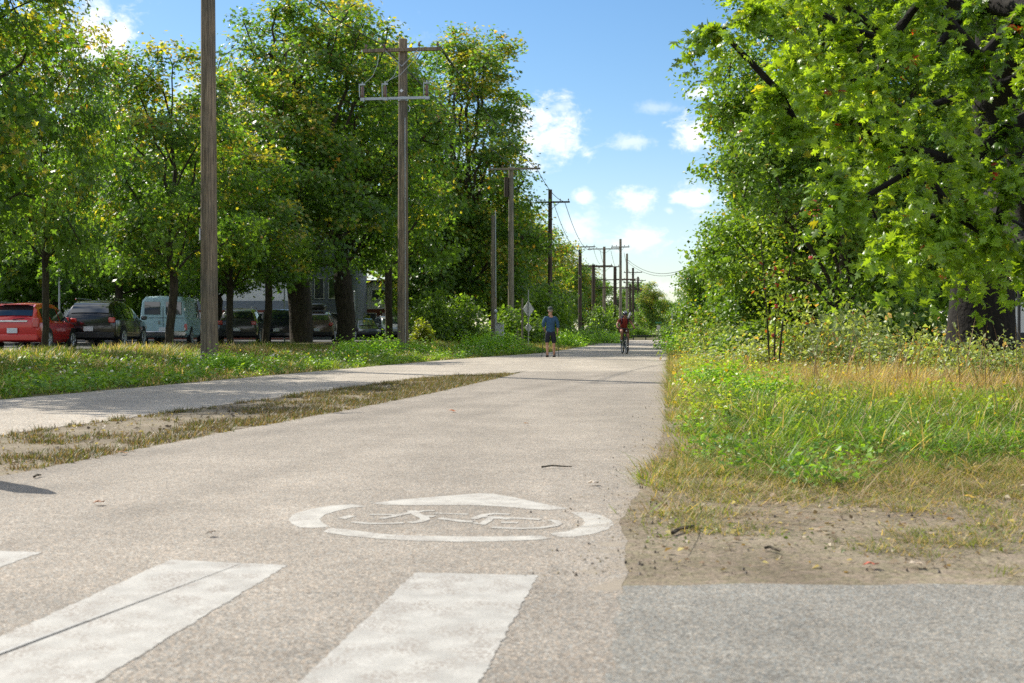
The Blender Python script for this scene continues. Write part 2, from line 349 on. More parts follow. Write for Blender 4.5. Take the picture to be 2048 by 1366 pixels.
def wood_mat(name, c1, c2, c3):
    return ramp_mat(name, [(3.0, 8, [(.3, c1), (.52, c2), (.72, c3)], 'MIX', 1, (9, 9, .28)),
                           (40, 3, [(.35, (.55, .53, .5)), (.6, (1.1, 1.1, 1.1))], 'MULTIPLY', .75, (1, 1, .07)),
                           (.7, 3, [(.35, (.6, .62, .62)), (.65, (1.25, 1.1, .95))], 'MULTIPLY', .8, (1, 1, 1))], .9, (28, .5, .01))
M_POLE = wood_mat('pole_wood', (.12, .104, .085), (.24, .205, .16), (.40, .325, .24))
M_POLE_D = wood_mat('pole_wood_dark', (.04, .034, .028), (.09, .072, .058), (.17, .135, .105))
M_POLE_G = wood_mat('pole_wood_grey', (.16, .15, .12), (.28, .26, .21), (.42, .385, .31))
M_BARK = ramp_mat('bark', [(5, 7, [(.3, (.025, .02, .015)), (.6, (.075, .06, .045)), (.8, (.13, .11, .08))], 'MIX', 1, (3, 3, .6)),
                           (1.5, 4, [(.4, (.7, .8, .6)), (.7, (1.1, 1.05, 1))], 'MULTIPLY', .8, (1, 1, 1))], .95, (14, .8, .04))
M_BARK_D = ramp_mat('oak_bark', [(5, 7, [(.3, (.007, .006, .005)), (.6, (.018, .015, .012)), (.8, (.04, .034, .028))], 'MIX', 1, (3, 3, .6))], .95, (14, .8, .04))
M_LEAF = leaf_mat('maple_leaf', .5, .42, .45, (4.1, 4.4, 1.2), 2.1)
M_LEAF_OAK = leaf_mat('oak_leaf', .52, .34, .55, (4.3, 3.9, .8), 2.1)
M_LEAF_HEDGE = leaf_mat('small_leaf', .42, .42, .4, (3.1, 3.1, .7), 2.1)
M_GRASS = leaf_mat('grass_blade', .42, .5, .35, (1.5, 1.45, .6), 1.15)
M_METAL = simple('galvanised_metal', (.42, .44, .45), .45, .7, 20, .15)
M_PORC = simple('porcelain_brown', (.16, .09, .06), .25, 0, 20, .1)
M_BLACK = simple('black_rubber', (.018, .018, .018), .8)
M_WIRE = simple('wire_black', (.03, .03, .03), .6)
M_GLASS = simple('tinted_glass', (.02, .03, .036), .04, 0, 2, .2, spec=1.0, coat=1.0)
M_CHROME = simple('chrome', (.6, .6, .6), .2, 1.0)
M_TAIL = simple('tail_light_red', (.55, .02, .015), .2, spec=.8, coat=.6)
M_LAMPW = simple('head_lamp_clear', (.7, .7, .68), .15, spec=.8)
M_PLATE = simple('licence_plate', (.75, .77, .8), .5)
M_DARKTRIM = simple('dark_trim', (.025, .025, .027), .6)

# ---------------------------------------------------------------- ground and paving
def axis_pts(lo, hi, near, fine, growth=1.16):
    a = [near]; s = fine
    while a[-1] < hi: a.append(a[-1] + s); s = s if a[-1] < near + 20 * fine else s * growth
    a[-1] = hi; b = [near]; s = fine
    while b[-1] > lo: b.append(b[-1] - s); s = s if b[-1] > near - 20 * fine else s * growth
    b[-1] = lo
    return np.array(sorted(set(b + a)))
def make_ground():
    ys = np.concatenate([np.linspace(-60, 0, 8), np.linspace(2, 130, 129), np.geomspace(135, 2500, 22)])
    us = np.concatenate([-np.geomspace(1800, 42, 16), np.linspace(-40, 60, 201), np.geomspace(63, 1800, 16)])
    X, Y = np.meshgrid(us, ys); X = X + SL * np.minimum(Y, 400)
    Z = gz(X, Y) - 0.002
    vs = np.stack([X, Y, Z], -1).reshape(-1, 3); n = len(us); m = len(ys)
    fs = [(j * n + i, j * n + i + 1, (j + 1) * n + i + 1, (j + 1) * n + i) for j in range(m - 1) for i in range(n - 1)]
    me = bpy.data.meshes.new('ground'); me.from_pydata(vs.tolist(), [], fs); me.materials.append(M_SOIL)
    me.polygons.foreach_set('use_smooth', [True] * len(me.polygons))
    o = bpy.data.objects.new('ground', me); COL.objects.link(o); tag(o, 'grassy soil of the flat ground and left bank', kind='structure')
make_ground()

def interp_edge(pts, y):
    pts = sorted(pts, key=lambda p: p[1]); return np.interp(y, [p[1] for p in pts], [p[0] for p in pts])
def wob(y, amp, seed):
    return amp * (np.sin(y * 3.1 + seed) * .5 + np.sin(y * 7.7 + seed * 2) * .3 + np.sin(y * 17.3 + seed * 3) * .2)
def strip(name, left, right, ys, z, mat, amp=(0, 0), label=None, kind='structure', seed=1.0, thick=0.0):
    ys = np.array(ys); xl = interp_edge(left, ys) + wob(ys, amp[0], seed); xr = interp_edge(right, ys) + wob(ys, amp[1], seed + 4)
    nx = 8; vs = []; fs = []
    for i, y in enumerate(ys):
        for k in range(nx + 1): vs.append((xl[i] + (xr[i] - xl[i]) * k / nx, y, z))
    for i in range(len(ys) - 1):
        for k in range(nx): a = i * (nx + 1) + k; fs.append((a, a + 1, a + nx + 2, a + nx + 1))
    if thick:                                                 # skirt down into the ground
        n = len(ys); b = len(vs)
        for i, y in enumerate(ys): vs.append((xl[i], y, z - thick))
        for i in range(n - 1): fs.append((i * (nx + 1), (i + 1) * (nx + 1), b + i + 1, b + i))
        b = len(vs)
        for i, y in enumerate(ys): vs.append((xr[i], y, z - thick))
        for i in range(n - 1): fs.append((i * (nx + 1) + nx, b + i, b + i + 1, (i + 1) * (nx + 1) + nx))
    me = bpy.data.meshes.new(name); me.from_pydata(vs, [], fs); me.materials.append(mat)
    o = bpy.data.objects.new(name, me); COL.objects.link(o); return tag(o, label, kind=kind)

YS = np.concatenate([np.arange(3.0, 30, .12), np.arange(30, 125, 1.0)])
R_EDGE = [(.40, 4.44), (.55, 6.0), (.80, 7.6), (1.15, 9.6), (1.34, 11), (1.80, 14.4), (3.70, 29), (10.4, 81), (16.3, 126)]
ML_EDGE = [(-4.2, 4.4), (-3.25, 7.77), (-2.64, 11.06), (-1.9, 14.4), (-1.05, 19), (-.2, 24.5), (.3, 28)]           # main path, left edge
NL_EDGE = [(-6.2, 4.4), (-4.53, 10.85), (-3.24, 17.1), (-1.67, 24.5), (-.3, 26.2), (.3, 28)]                       # side path, near edge
FL_EDGE = [(-9.6, 4.4), (-8.0, 11), (-6.85, 16.5), (-4.9, 25.9), (-2.0, 39.3), (1.4, 51.8), (5.4, 81), (10.2, 126)]  # side path, far edge
ROAD_Y = 4.44
main = strip('path', ML_EDGE + [(.3, 28)], R_EDGE, YS[(YS >= 4.3) & (YS <= 28)], .008, M_PATH, (.03, .03), 'worn beige asphalt cycle path', thick=.05)
side = strip('side_path', FL_EDGE, NL_EDGE, YS[(YS >= 4.3) & (YS <= 28)], .008, M_PATH2, (.03, .035), 'pale asphalt walking path on the left', seed=2.5, thick=.05)
far = strip('path_beyond', FL_EDGE, R_EDGE, YS[YS >= 27.9], .0085, M_PATH2, (.05, .08), 'the two paths merged into one and running to the distance', seed=1.0, thick=.05)
far.location.z = 0
road = MB().add([(-40, -30, .0075), (.8, -30, .0075), (.8, 4.36, .0075), (-40, 4.36 + 0, .0075)], [(0, 1, 2, 3)]).build('road', M_XROAD, None, False)
tag(road, 'beige asphalt of the crossing in front', kind='structure')
jag = [(x, ROAD_Y + .02 * math.sin(x * 9) + .012 * math.sin(x * 31)) for x in np.linspace(.40, 40, 180)]
rv = [(.40 - .12 * (4.44 - y) + .012 * math.sin(y * 19) + .006 * math.sin(y * 53), y, .0100) for y in np.linspace(4.3, .3, 60)] + [(-.1, -30, .0100), (40, -30, .0100)] + [(x, y, .0100) for x, y in jag[::-1]]
roadg = MB().add(rv, [tuple(range(len(rv)))]).build('road_patch', M_ROAD, None, False); tag(roadg, 'newer grey asphalt of the crossing on the right', kind='structure')
strip('median', [(x - .25, y) for x, y in NL_EDGE], [(x + .25, y) for x, y in ML_EDGE], YS[(YS >= 4.3) & (YS <= 26.5)], .004, M_DIRT, (0, 0), 'dirt strip between the two paths')
strip('shoulder', [(x - .3, y) for x, y in R_EDGE], [(4.5, 4.3), (4.6, 7), (4.0, 8.5), (2.0, 9.8), (1.9, 12), (2.3, 15), (4.2, 29), (10.7, 81), (16.5, 126)], YS[YS >= 4.3], .0072, M_DIRT, (.0, .2), 'bare dirt shoulder beside the path')
strip('shoulder_far', [(4.5, 4.3), (4.6, 7), (4.5, 8.6)], [(16, 4.3), (16, 7), (16, 8.6)], np.arange(4.3, 8.6, .12), .0068, M_DIRT, (.0, .0), 'bare dirt beyond the shoulder')
# parking lot beyond the bank
lot = strip('parking_lot', [(-60, 0), (-60, 30), (-45, 160)], [(-18.6, 0), (-14.7, 30), (2.2, 160)], np.arange(0, 161, 8.0), .3, M_LOT, (0, 0), 'asphalt car park behind the trees')
for v in lot.data.vertices: v.co.z = max(v.co.z, GZ(v.co.x, v.co.y) + .006)

# crosswalk bars
def ground_poly(name, pix, z, mat, **k):
    vs = [(*PG(px, py), z) for px, py in pix]
    o = MB().add(vs, [tuple(range(len(vs)))]).build(name, mat, None, False); return tag(o, **k)
def edge_jag(pts, amp=.004, n=60):
    out = []
    for i in range(len(pts)):
        a, b = Vector(pts[i]), Vector(pts[(i + 1) % len(pts)]); L_ = (b - a).length; k = max(2, int(L_ / .02)); nrm = Vector((-(b - a).y, (b - a).x)).normalized()
        for j in range(k):
            q = L_ * j / k; ph = i * 2.1; fall = min(1, min(j, k - j) / 3); out.append(a + (b - a) * j / k + nrm * fall * amp * (.5 * math.sin(q * 19 + ph) + .5 * math.sin(q * 61 + ph * 3) + .5 * math.sin(q * 147 + ph) + random.gauss(0, .45)))
    return out
def bar(pts_px, label, ext=None):
    P = [Vector(PG(*p)) for p in pts_px]; P = edge_jag(P)
    o = MB().add([(p.x, p.y, .0094) for p in P], [tuple(range(len(P)))]).build('crosswalk_stripe', M_PAINT, None, False)
    tag(o, label, 'road marking', 'white crosswalk stripes')
def barw(farL, farR, label):
    (x0, y0), (x1, y1) = farL, farR; d = Vector((SL, 1)) * -2.6
    P = edge_jag([Vector((x0, y0)), Vector((x1, y1)), Vector((x1, y1)) + d, Vector((x0, y0)) + d])
    o = MB().add([(p.x, p.y, .0094) for p in P], [tuple(range(len(P)))]).build('crosswalk_stripe', M_PAINT, None, False)
    tag(o, label, 'road marking', 'white crosswalk stripes')
barw(PG(830, 1150), PG(1076, 1155), 'white crosswalk stripe nearest to the grey asphalt patch')
barw(PG(340, 1124), PG(575, 1135), 'white crosswalk stripe with a dark diagonal tyre mark across it')
barw((PG(80, 1108)[0] - .5, 5.18), PG(84, 1109), 'white crosswalk stripe cut off by the left edge, only its tip showing')
barw((-3.45, 5.42), (-2.95, 5.32), 'white crosswalk stripe next to the one cut off by the left edge')
# tyre mark on the second bar
M_TYRE = simple('tyre_mark', (.36, .35, .325), .85, 0, 30, .25)
tm = []
for i, t in enumerate(np.linspace(0, 1, 24)):
    a = Vector(PG(-120 + 600 * t, 1360 - 228 * t - 26 * math.sin(t * 3.1) * 0)); wdt = .034 * (1 - t * .8)
    tm.append((a.x - wdt * .6, a.y - wdt, .0135)); tm.append((a.x + wdt * .6, a.y + wdt, .0135))
o = MB().add(tm, [(2 * i, 2 * i + 1, 2 * i + 3, 2 * i + 2) for i in range(23)]).build('tyre_mark', M_TYRE, None, False)
tag(o, 'dark diagonal tyre mark smeared across a white crosswalk stripe', 'tyre mark')

# bicycle emblem inside a broken ring
def zc(p): return (560 + p[0] / 2.926, 960 + p[1] / 2.926)
sym = empty('bicycle_marking', (0, 5.9, 0), 0, 'white bicycle emblem in a broken ring painted on the beige path', 'road marking')
rings = [[(525,147),(700,125),(900,108),(1100,92),(1170,86),(1250,90),(1350,107),(1500,140),(1650,170),(1695,178),(1570,186),(1450,180),(1300,165),(1150,158),(950,156),(750,158),(600,155)],
         [(510,165),(430,152),(300,160),(180,180),(90,205),(50,240),(70,270),(120,290),(200,292),(290,285),(250,262),(230,240),(260,215),(330,192),(420,172)],
         [(250,315),(400,340),(600,357),(800,368),(1050,374),(1300,370),(1500,362),(1590,352),(1520,338),(1300,342),(1050,342),(800,338),(600,328),(450,308),(300,290)],
         [(1700,200),(1790,198),(1870,215),(1930,240),(1955,270),(1920,300),(1840,325),(1720,345),(1640,345),(1575,325),(1680,312),(1760,285),(1785,260),(1770,235)]]
for q in rings:
    P = [Vector(PG(*zc(p))) for p in q]; P = edge_jag(P, .0025)
    MB().add([(p.x, p.y - 5.9, .0094) for p in P], [tuple(range(len(P)))]).build('ring_segment', M_PAINT2, sym, False)
strokes = [([(360,238),(400,226),(430,221)], .05), ([(420,258),(520,266),(640,266),(725,262)], .04), ([(525,212),(620,214),(690,216),(765,205),(850,190),(905,191)], .035),
           ([(590,238),(680,220),(780,198)], .04), ([(770,190),(800,212),(845,232),(850,243),(810,256),(755,262)], .05), ([(850,222),(905,225)], .05), ([(900,205),(1100,212)], .03),
           ([(930,235),(1000,244),(1060,252),(1130,256)], .05), ([(1130,240),(1200,214),(1260,208),(1345,212)], .045), ([(1135,262),(1180,272),(1215,250),(1230,236),(1340,234),(1420,236),(1525,243)], .045),
           ([(1160,225),(1250,228),(1345,240)], .05), ([(1240,289),(1320,293),(1420,296),(1530,291),(1605,280),(1632,266),(1610,250),(1570,246)], .04), ([(1295,260),(1395,262)], .04)]
sm_ = MB()
for pl, wd in strokes:
    P = [Vector(PG(*zc(p))) for p in pl]; b = len(sm_.v)
    for i, p in enumerate(P):
        t = (P[min(i + 1, len(P) - 1)] - P[max(i - 1, 0)]).normalized(); n_ = Vector((-t.y, t.x)) * wd * .5
        sm_.v.append((p.x + n_.x, p.y + n_.y - 5.9, .0100)); sm_.v.append((p.x - n_.x, p.y - n_.y - 5.9, .0100))
    for i in range(len(P) - 1): sm_.f.append((b + 2 * i, b + 2 * i + 1, b + 2 * i + 3, b + 2 * i + 2))
for i, v in enumerate(sm_.v): sm_.v[i] = (v[0], v[1], v[2] + (i % 7) * .00005)
sm_.build('bicycle_outline', M_PAINT2, sym, False)

# ---------------------------------------------------------------- trees
def tube_tree(mb, nodes, parent, rad, sides=6, minr=0.0):
    """skeleton to tubes; nodes: list Vector, parent: index list, rad per node"""
    kids = {}
    for i, p in enumerate(parent):
        if p >= 0: kids.setdefault(p, []).append(i)
    done = set()
    order = [0]
    starts = [(0, None)]
    while starts:
        s, frm = starts.pop()
        chain = ([frm] if frm is not None else []) + [s]
        cur = s
        while cur in kids:
            ch = sorted(kids[cur], key=lambda c: -rad[c])
            for c in ch[1:]:
                if rad[c] > minr: starts.append((c, cur))
            cur = ch[0]
            if rad[cur] <= minr: break
            chain.append(cur)
        if len(chain) > 1:
            rr = [rad[i] for i in chain]
            if frm is not None: rr[0] = min(rad[frm], rad[s] * 1.25)
            n = sides + 4 if rr[0] > .18 else sides if rr[0] > .04 else 4
            mb.tube([nodes[i] for i in chain], rr, n, cap=True)

def grow(rng, trunk, lobes, n_clusters, shell=.55, seg=.8, r_tip=.012, expo=2.35, trunk_r=None, lift=.35):
    """trunk: list of Vector from the ground up. lobes: (center, radii, weight, start index on trunk)."""
    nodes = [Vector(p) for p in trunk]; par = [-1] + list(range(len(trunk) - 1)); centers = []; lob_of = []
    lobe_nodes = []
    for (c, r, wgt, si) in lobes:
        a = nodes[si]; c = Vector(c); n = max(2, int((c - a).length / seg)); prev = si; ids = [si]
        d = c - a
        for k in range(1, n + 1):
            t = k / n
            p = a + d * t; p.z = a.z + d.z * (t ** .8 if d.z > 0 else t ** 1.3)
            j = .16 * seg
            p += Vector((rng.normal(0, j), rng.normal(0, j), rng.normal(0, j)))
            nodes.append(p); par.append(prev); prev = len(nodes) - 1; ids.append(prev)
        lobe_nodes.append(ids)
    W = np.array([l[2] for l in lobes], float); W /= W.sum()
    todo = []
    for li, (c, r, wgt, si) in enumerate(lobes):
        k = max(1, int(round(W[li] * n_clusters)))
        d = rng.normal(size=(k, 3)); d = unit(d); rad = (shell + (1 - shell) * rng.rand(k, 1)) ** .8
        pts = np.array(c)[None] + d * rad * np.array(r)[None]
        for p in pts: todo.append((li, Vector(p)))
    for li, (ci) in enumerate(lobes): pass
    todo.sort(key=lambda t: min((t[1] - nodes[i]).length for i in lobe_nodes[t[0]]))
    for li, p in todo:
        best = min(lobe_nodes[li], key=lambda i: (p - nodes[i]).length + (lift * max(0, nodes[i].z - p.z)))
        a = nodes[best]; L_ = (p - a).length; n = max(1, int(L_ / (seg * .9))); prev = best
        for k in range(1, n + 1):
            t = k / n; q = a.lerp(p, t); q.z += .10 * L_ * math.sin(math.pi * t)
            if k < n: q += Vector((rng.normal(0, .1 * seg), rng.normal(0, .1 * seg), rng.normal(0, .08 * seg)))
            nodes.append(q); par.append(prev); prev = len(nodes) - 1; lobe_nodes[li].append(prev)
        centers.append(p)
    n = len(nodes); acc = np.zeros(n); leaf = np.ones(n, bool)
    for i, p in enumerate(par):
        if p >= 0: leaf[p] = False
    for i in range(n - 1, -1, -1):
        if leaf[i]: acc[i] += r_tip ** expo
        if par[i] >= 0: acc[par[i]] += acc[i]
    rad = acc ** (1 / expo)
    if trunk_r:
        k = trunk_r / rad[0]; rad = rad * np.clip(1 + (k - 1) * (rad / rad[0]) ** .5, min(k, 1) * .5, None)
        rad[0] *= 1.35
    return nodes, par, rad, np.array([list(c) for c in centers])

GREEN = np.array((.038, .074, .018)); LIME = np.array((.088, .13, .02)); YEL = np.array((.24, .20, .035)); ORG = np.array((.28, .14, .03)); DKG = np.array((.022, .050, .012))
def maple_tint(rng, cl, nper, P, autumn, zr):
    n = len(P); base = rng.rand(cl) ; b = np.repeat(base, nper)[:n]
    h = np.clip((P[:, 2] - zr[0]) / (zr[1] - zr[0]), 0, 1)
    t = GREEN[None] * (1 - b[:, None]) + LIME[None] * b[:, None] * .8 + GREEN[None] * b[:, None] * .2
    a = np.clip(autumn * (.35 + .95 * h) + .5 * (b - .5), 0, 1)
    pick = .62 * np.repeat(rng.rand(cl), nper)[:n] + .38 * rng.rand(n)
    y = (pick < a * .55)[:, None]; o = (pick > 1 - a * .13)[:, None]
    t = np.where(y, YEL[None] * (.5 + .5 * rng.rand(n, 1)), t); t = np.where(o, ORG[None] * (.5 + .6 * rng.rand(n, 1)), t)
    return t * (.65 + .7 * rng.rand(n, 1))
def crown_mesh(name, rng, C, nper, spread, size, T, mat, tintf, droop=.3, center=None):
    k = len(C)
    off = rng.normal(size=(k, nper, 3)) * np.array(spread)[None, None] * (.75 + .5 * rng.rand(k, 1, 1))
    P = (C[:, None, :] + off).reshape(-1, 3); n = len(P)
    cen = C.mean(0) if center is None else np.array(center)
    out = unit(P - cen)
    Nn = unit(np.array([[0, 0, 1.0]]) * .8 + out * .45 + rng.normal(size=(n, 3)) * .55)
    Dr = unit(unit(off.reshape(-1, 3)) * .6 + rng.normal(size=(n, 3)) * .6 + np.array([[0, 0, -droop]]))
    sz = size * (.65 + .6 * rng.rand(n))
    V = place_leaves(P, Nn, Dr, sz, T[0])
    return V, T[1], tintf(P)

def tree_proto(seed, H, spread_r, trunk_r, fork, kind='maple', autumn=.5, nclu=150, nper=90, size=.24, nlobes=9, stems=1, low=None, clump=.55, lean=0):
    rng = np.random.RandomState(seed)
    tp = [Vector((0, 0, -.3))]; z = 0; x = y = 0
    while z < fork:
        tp.append(Vector((x, y, z))); z += .7; x += rng.normal(0, .05) + lean; y += rng.normal(0, .05)
    tp.append(Vector((x, y, fork)))
    top0 = len(tp) - 1
    if stems == 1:                                            # leader continues part of the way
        for q in np.linspace(fork + .8, H * .72, max(2, int((H * .72 - fork) / .9))):
            x += rng.normal(0, .12); y += rng.normal(0, .12); tp.append(Vector((x, y, q)))
    low = fork if low is None else low
    lobes = []
    for i in range(nlobes):
        f = (i + .5) / nlobes; a = i * 2.4 + rng.rand() * .6
        zc_ = low + (H - low) * (.12 + .80 * f)
        prof = math.sin(math.pi * min(1, (.22 + .72 * f))) ** (.7 if kind == 'maple' else .25)
        rr = spread_r * prof * (.50 + .38 * rng.rand()) * (0.3 if i == nlobes - 1 else 1)
        c = (math.cos(a) * rr, math.sin(a) * rr, zc_)
        lr = spread_r * (.27 + .24 * rng.rand()) * (prof * .4 + .6)
        si = min(range(1, len(tp)), key=lambda k: abs(tp[k].z - max(fork * .92, zc_ - rr * .9 - 1.0)))
        lobes.append((c, (lr, lr, max(lr * .8, (H - low) / nlobes * .8)), lr ** 2, si))
    nodes, par, rad, C = grow(rng, tp, lobes, nclu, trunk_r=trunk_r, r_tip=.012)
    C[:, 2] = np.maximum(C[:, 2], low * .8)
    mb = MB(); tube_tree(mb, nodes, par, rad, 6, minr=.013)
    T = {'maple': T_MAPLE, 'small': T_DIAM}[kind]; mat = {'maple': M_LEAF, 'small': M_LEAF_HEDGE}[kind]
    if kind == 'maple': tf = lambda P: maple_tint(rng, len(C), nper, P, autumn, (low, H))
    else:
        def tf(P):
            n = len(P); b = np.repeat(rng.rand(len(C)), nper)[:n, None]; t = np.array((.045, .095, .018)) * (1 - b) + np.array((.105, .16, .026)) * b
            r = rng.rand(n, 1); t = np.where(r < .004, np.array((.16, .05, .03)), t); t = np.where(r > .97, np.array((.26, .22, .04)), t)
            return t * (.7 + .6 * rng.rand(n, 1))
    V, fc, ti = crown_mesh('crown', rng, C, nper, (clump, clump, clump * .62), size, T, mat, tf)
    return dict(mb=mb, V=V, f=fc, t=ti, mat=mat)
def tree_thing(P, name, loc, rz, sc, label, cat='tree', group=None, share=None):
    e = empty(name, loc, rz, label, cat, group, sc)
    if 'trunk' not in P:
        P['trunk'] = P['mb'].build('trunk', M_BARK, e); P['crown'] = scatter_mesh('crown', P['V'], P['f'], P['mat'], P['t'], e)
    else:
        for k in ('trunk', 'crown'):
            c = P[k].copy(); COL.objects.link(c); c.parent = e
    return e

A = tree_proto(11, 10.5, 3.3, .15, 2.6, autumn=.55, nclu=190, nper=88, size=.175, nlobes=17, low=1.9, clump=.36)
B = tree_proto(12, 12.0, 3.4, .17, 3.0, autumn=.45, nclu=200, nper=88, size=.175, nlobes=18, low=2.0, clump=.36)
Cc = tree_proto(13, 17.0, 5.3, .55, 2.9, autumn=.35, nclu=300, nper=95, size=.205, nlobes=22, stems=3, low=3.2, clump=.42)
Dd = tree_proto(14, 18.5, 5.0, .50, 3.6, autumn=.45, nclu=300, nper=95, size=.205, nlobes=22, stems=3, low=3.6, clump=.42)
E = tree_proto(15, 21.5, 5.2, .60, 3.0, autumn=.6, nclu=380, nper=95, size=.22, nlobes=26, stems=4, low=2.2, clump=.45)
Ff = tree_proto(16, 13.0, 4.6, .30, 2.0, autumn=.55, nclu=190, nper=100, size=.27, nlobes=16, low=.8, clump=.55)
G = tree_proto(17, 12.0, 5.0, .35, 2.2, autumn=.05, nclu=120, nper=90, size=.40, nlobes=10, low=1.0, clump=.75)

def T_at(P, px, D, rz, sc, label, name='maple_tree', group='trees along the left bank'):
    p = wpt(px, D); tree_thing(P, name, p, rz, sc, label, 'tree', group)
T_at(A, 88, 34, 0.4, (.62, .62, .97), 'slender maple with a thin trunk in front of the red hatchback', group='street trees in front of the parked cars')
T_at(B, 338, 42, 1.9, (.85, .85, .90), 'slender maple with its trunk in front of the pale blue van', group='street trees in front of the parked cars')
T_at(A, 462, 48, 3.3, (.9, .9, .85), 'small maple just right of the thick near utility pole', group='street trees in front of the parked cars')
T_at(B, -130, 28, 4.4, (.9, .9, .95), 'shady maple reaching in from the top left corner', group='street trees in front of the parked cars')
T_at(B, -420, 24, .4, 1.0, 'shady maple outside the left edge whose shadow falls on the walking path', group='street trees in front of the parked cars')
T_at(B, 232, 52, 2.4, (.95, .95, .95), 'maple between the black car and the pale blue van')
T_at(A, 530, 54, .9, (1.1, 1.1, 1.15), 'maple just left of the thick leaning trunk')
T_at(B, 778, 76, 5.9, (1.35, 1.35, 1.62), 'slim maple directly behind the pole with the fuse cutouts')
T_at(Cc, 603, 58, 2.2, 1.0, 'large old maple with a thick leaning trunk left of the forked one')
T_at(Dd, 690, 64, 0.7, .98, 'large maple forking low behind the pole with the insulators')
T_at(E, 925, 93, 5.0, (1.2, 1.2, 1.13), 'tallest maple with many upright limbs and orange leaf tips')
T_at(Ff, 1012, 116, 1.0, 1.02, 'rounded maple behind the road sign backs')
T_at(Ff, 1068, 140, 2.6, 1.0, 'dark maple behind the walking man')
T_at(Ff, 1118, 188, 4.1, 1.05, 'maple with rust coloured top beside the first dark pole')
T_at(Ff, 1166, 222, 5.2, 1.02, 'orange tipped maple behind the row of far poles')
T_at(G, 1205, 262, 0.3, .95, 'green tree at the far end of the left tree row')
T_at(Ff, 985, 104, 0.2, 1.05, 'bushy maple between the tallest maple and the sign backs')
# second row behind the cars
second = [(G, -60, 62, 1.0, .85, 'dark tree behind the car park at the far left'), (Cc, 190, 66, 4.0, (.9, .9, .62), 'broad tree behind the black car and the van'), (G, 330, 74, 2.2, 1.0, 'dark tree behind the pale blue van'),
          (Dd, 430, 72, 5.3, (.9, .9, .7), 'tree standing behind the thick near pole and the car park'), (G, 120, 58, 2.9, .75, 'low dark tree behind the red hatchback'),
          (Cc, 800, 98, 1.1, 1.12, 'wide tree behind the pole with the insulators'), (Ff, 860, 92, 3.6, .95, 'bushy maple left of the tallest maple')]
for P, px, D, rz, sc, lab in second: T_at(P, px, D, rz, sc, lab, 'broadleaf_tree', 'trees behind the car park')
tree_thing(Ff, 'broadleaf_tree', (PX(1302, 235), 235, 0), 1.5, (.62, .62, .82), 'hazy grey green tree at the end of the path', 'tree', 'far trees at the end of the path')
tree_thing(G, 'broadleaf_tree', (PX(1326, 300), 300, 0), 3.5, (.8, .8, .72), 'lower hazy tree closing the view at the end of the path', 'tree', 'far trees at the end of the path')
tree_thing(G, 'broadleaf_tree', (PX(1268, 270), 270, 0), 4.5, (.9, .9, .98), 'hazy tree behind the farthest utility poles', 'tree', 'far trees at the end of the path')
tree_thing(G, 'broadleaf_tree', (PX(1388, 250), 250, 0), 5.5, .7, 'hazy tree behind the far end of the right hedge', 'tree', 'far trees at the end of the path')
tree_thing(G, 'broadleaf_tree', (PX(1350, 340), 340, 0), 2.5, .75, 'faint far tree seen over the end of the path', 'tree', 'far trees at the end of the path')

# right-hand dense trees with foliage to the ground
H1 = tree_proto(21, 13.5, 3.2, .22, 1.2, kind='small', nclu=520, nper=150, size=.125, nlobes=20, low=.5, clump=.27)
H2 = tree_proto(22, 13.0, 3.2, .22, 1.0, kind='small', nclu=520, nper=150, size=.125, nlobes=20, low=.3, clump=.27)
H3 = tree_proto(23, 6.0, 2.6, .12, .5, kind='small', nclu=260, nper=120, size=.15, nlobes=12, low=.2, clump=.28)
hedge = [(H1, 1676, 33, 0, 1.08, 'tall small-leaved tree nearest the path, its left edge against the sky'), (H2, 1830, 36, 1.7, 1.0, 'tall small-leaved tree behind the oak branches'), (H1, 2010, 40, 3.1, 1.05, 'tall small-leaved tree behind the oak trunk'),
         (H2, 1632, 41, 4.4, 1.0, 'small-leaved tree standing second along the path'), (H1, 1740, 50, 2.4, 1.1, 'small-leaved tree in the second row behind the hedge'),
         (H3, 1580, 44, 1.2, 1.0, 'low dense tree under the left edge of the tall hedge'), (H3, 1532, 56, 3.0, 1.12, 'low dense tree third along the right side of the path'), (H3, 1476, 72, .6, 1.15, 'low dense tree fourth along the right side of the path'),
         (H3, 1434, 95, 5.0, 1.1, 'low dense tree fifth along the right side of the path'), (H3, 1402, 125, 2.0, 1.1, 'farthest low dense tree on the right side of the path'),
         (H2, 1580, 62, .9, 1.0, 'tall small-leaved tree farther along the path'), (H1, 2130, 44, 5.3, 1.0, 'tall small-leaved tree at the right edge')]
for P, px, D, rz, sc, lab in hedge:
    T_at(P, px, D, rz, sc, lab, 'hedge_tree', 'dense trees along the right side of the path')

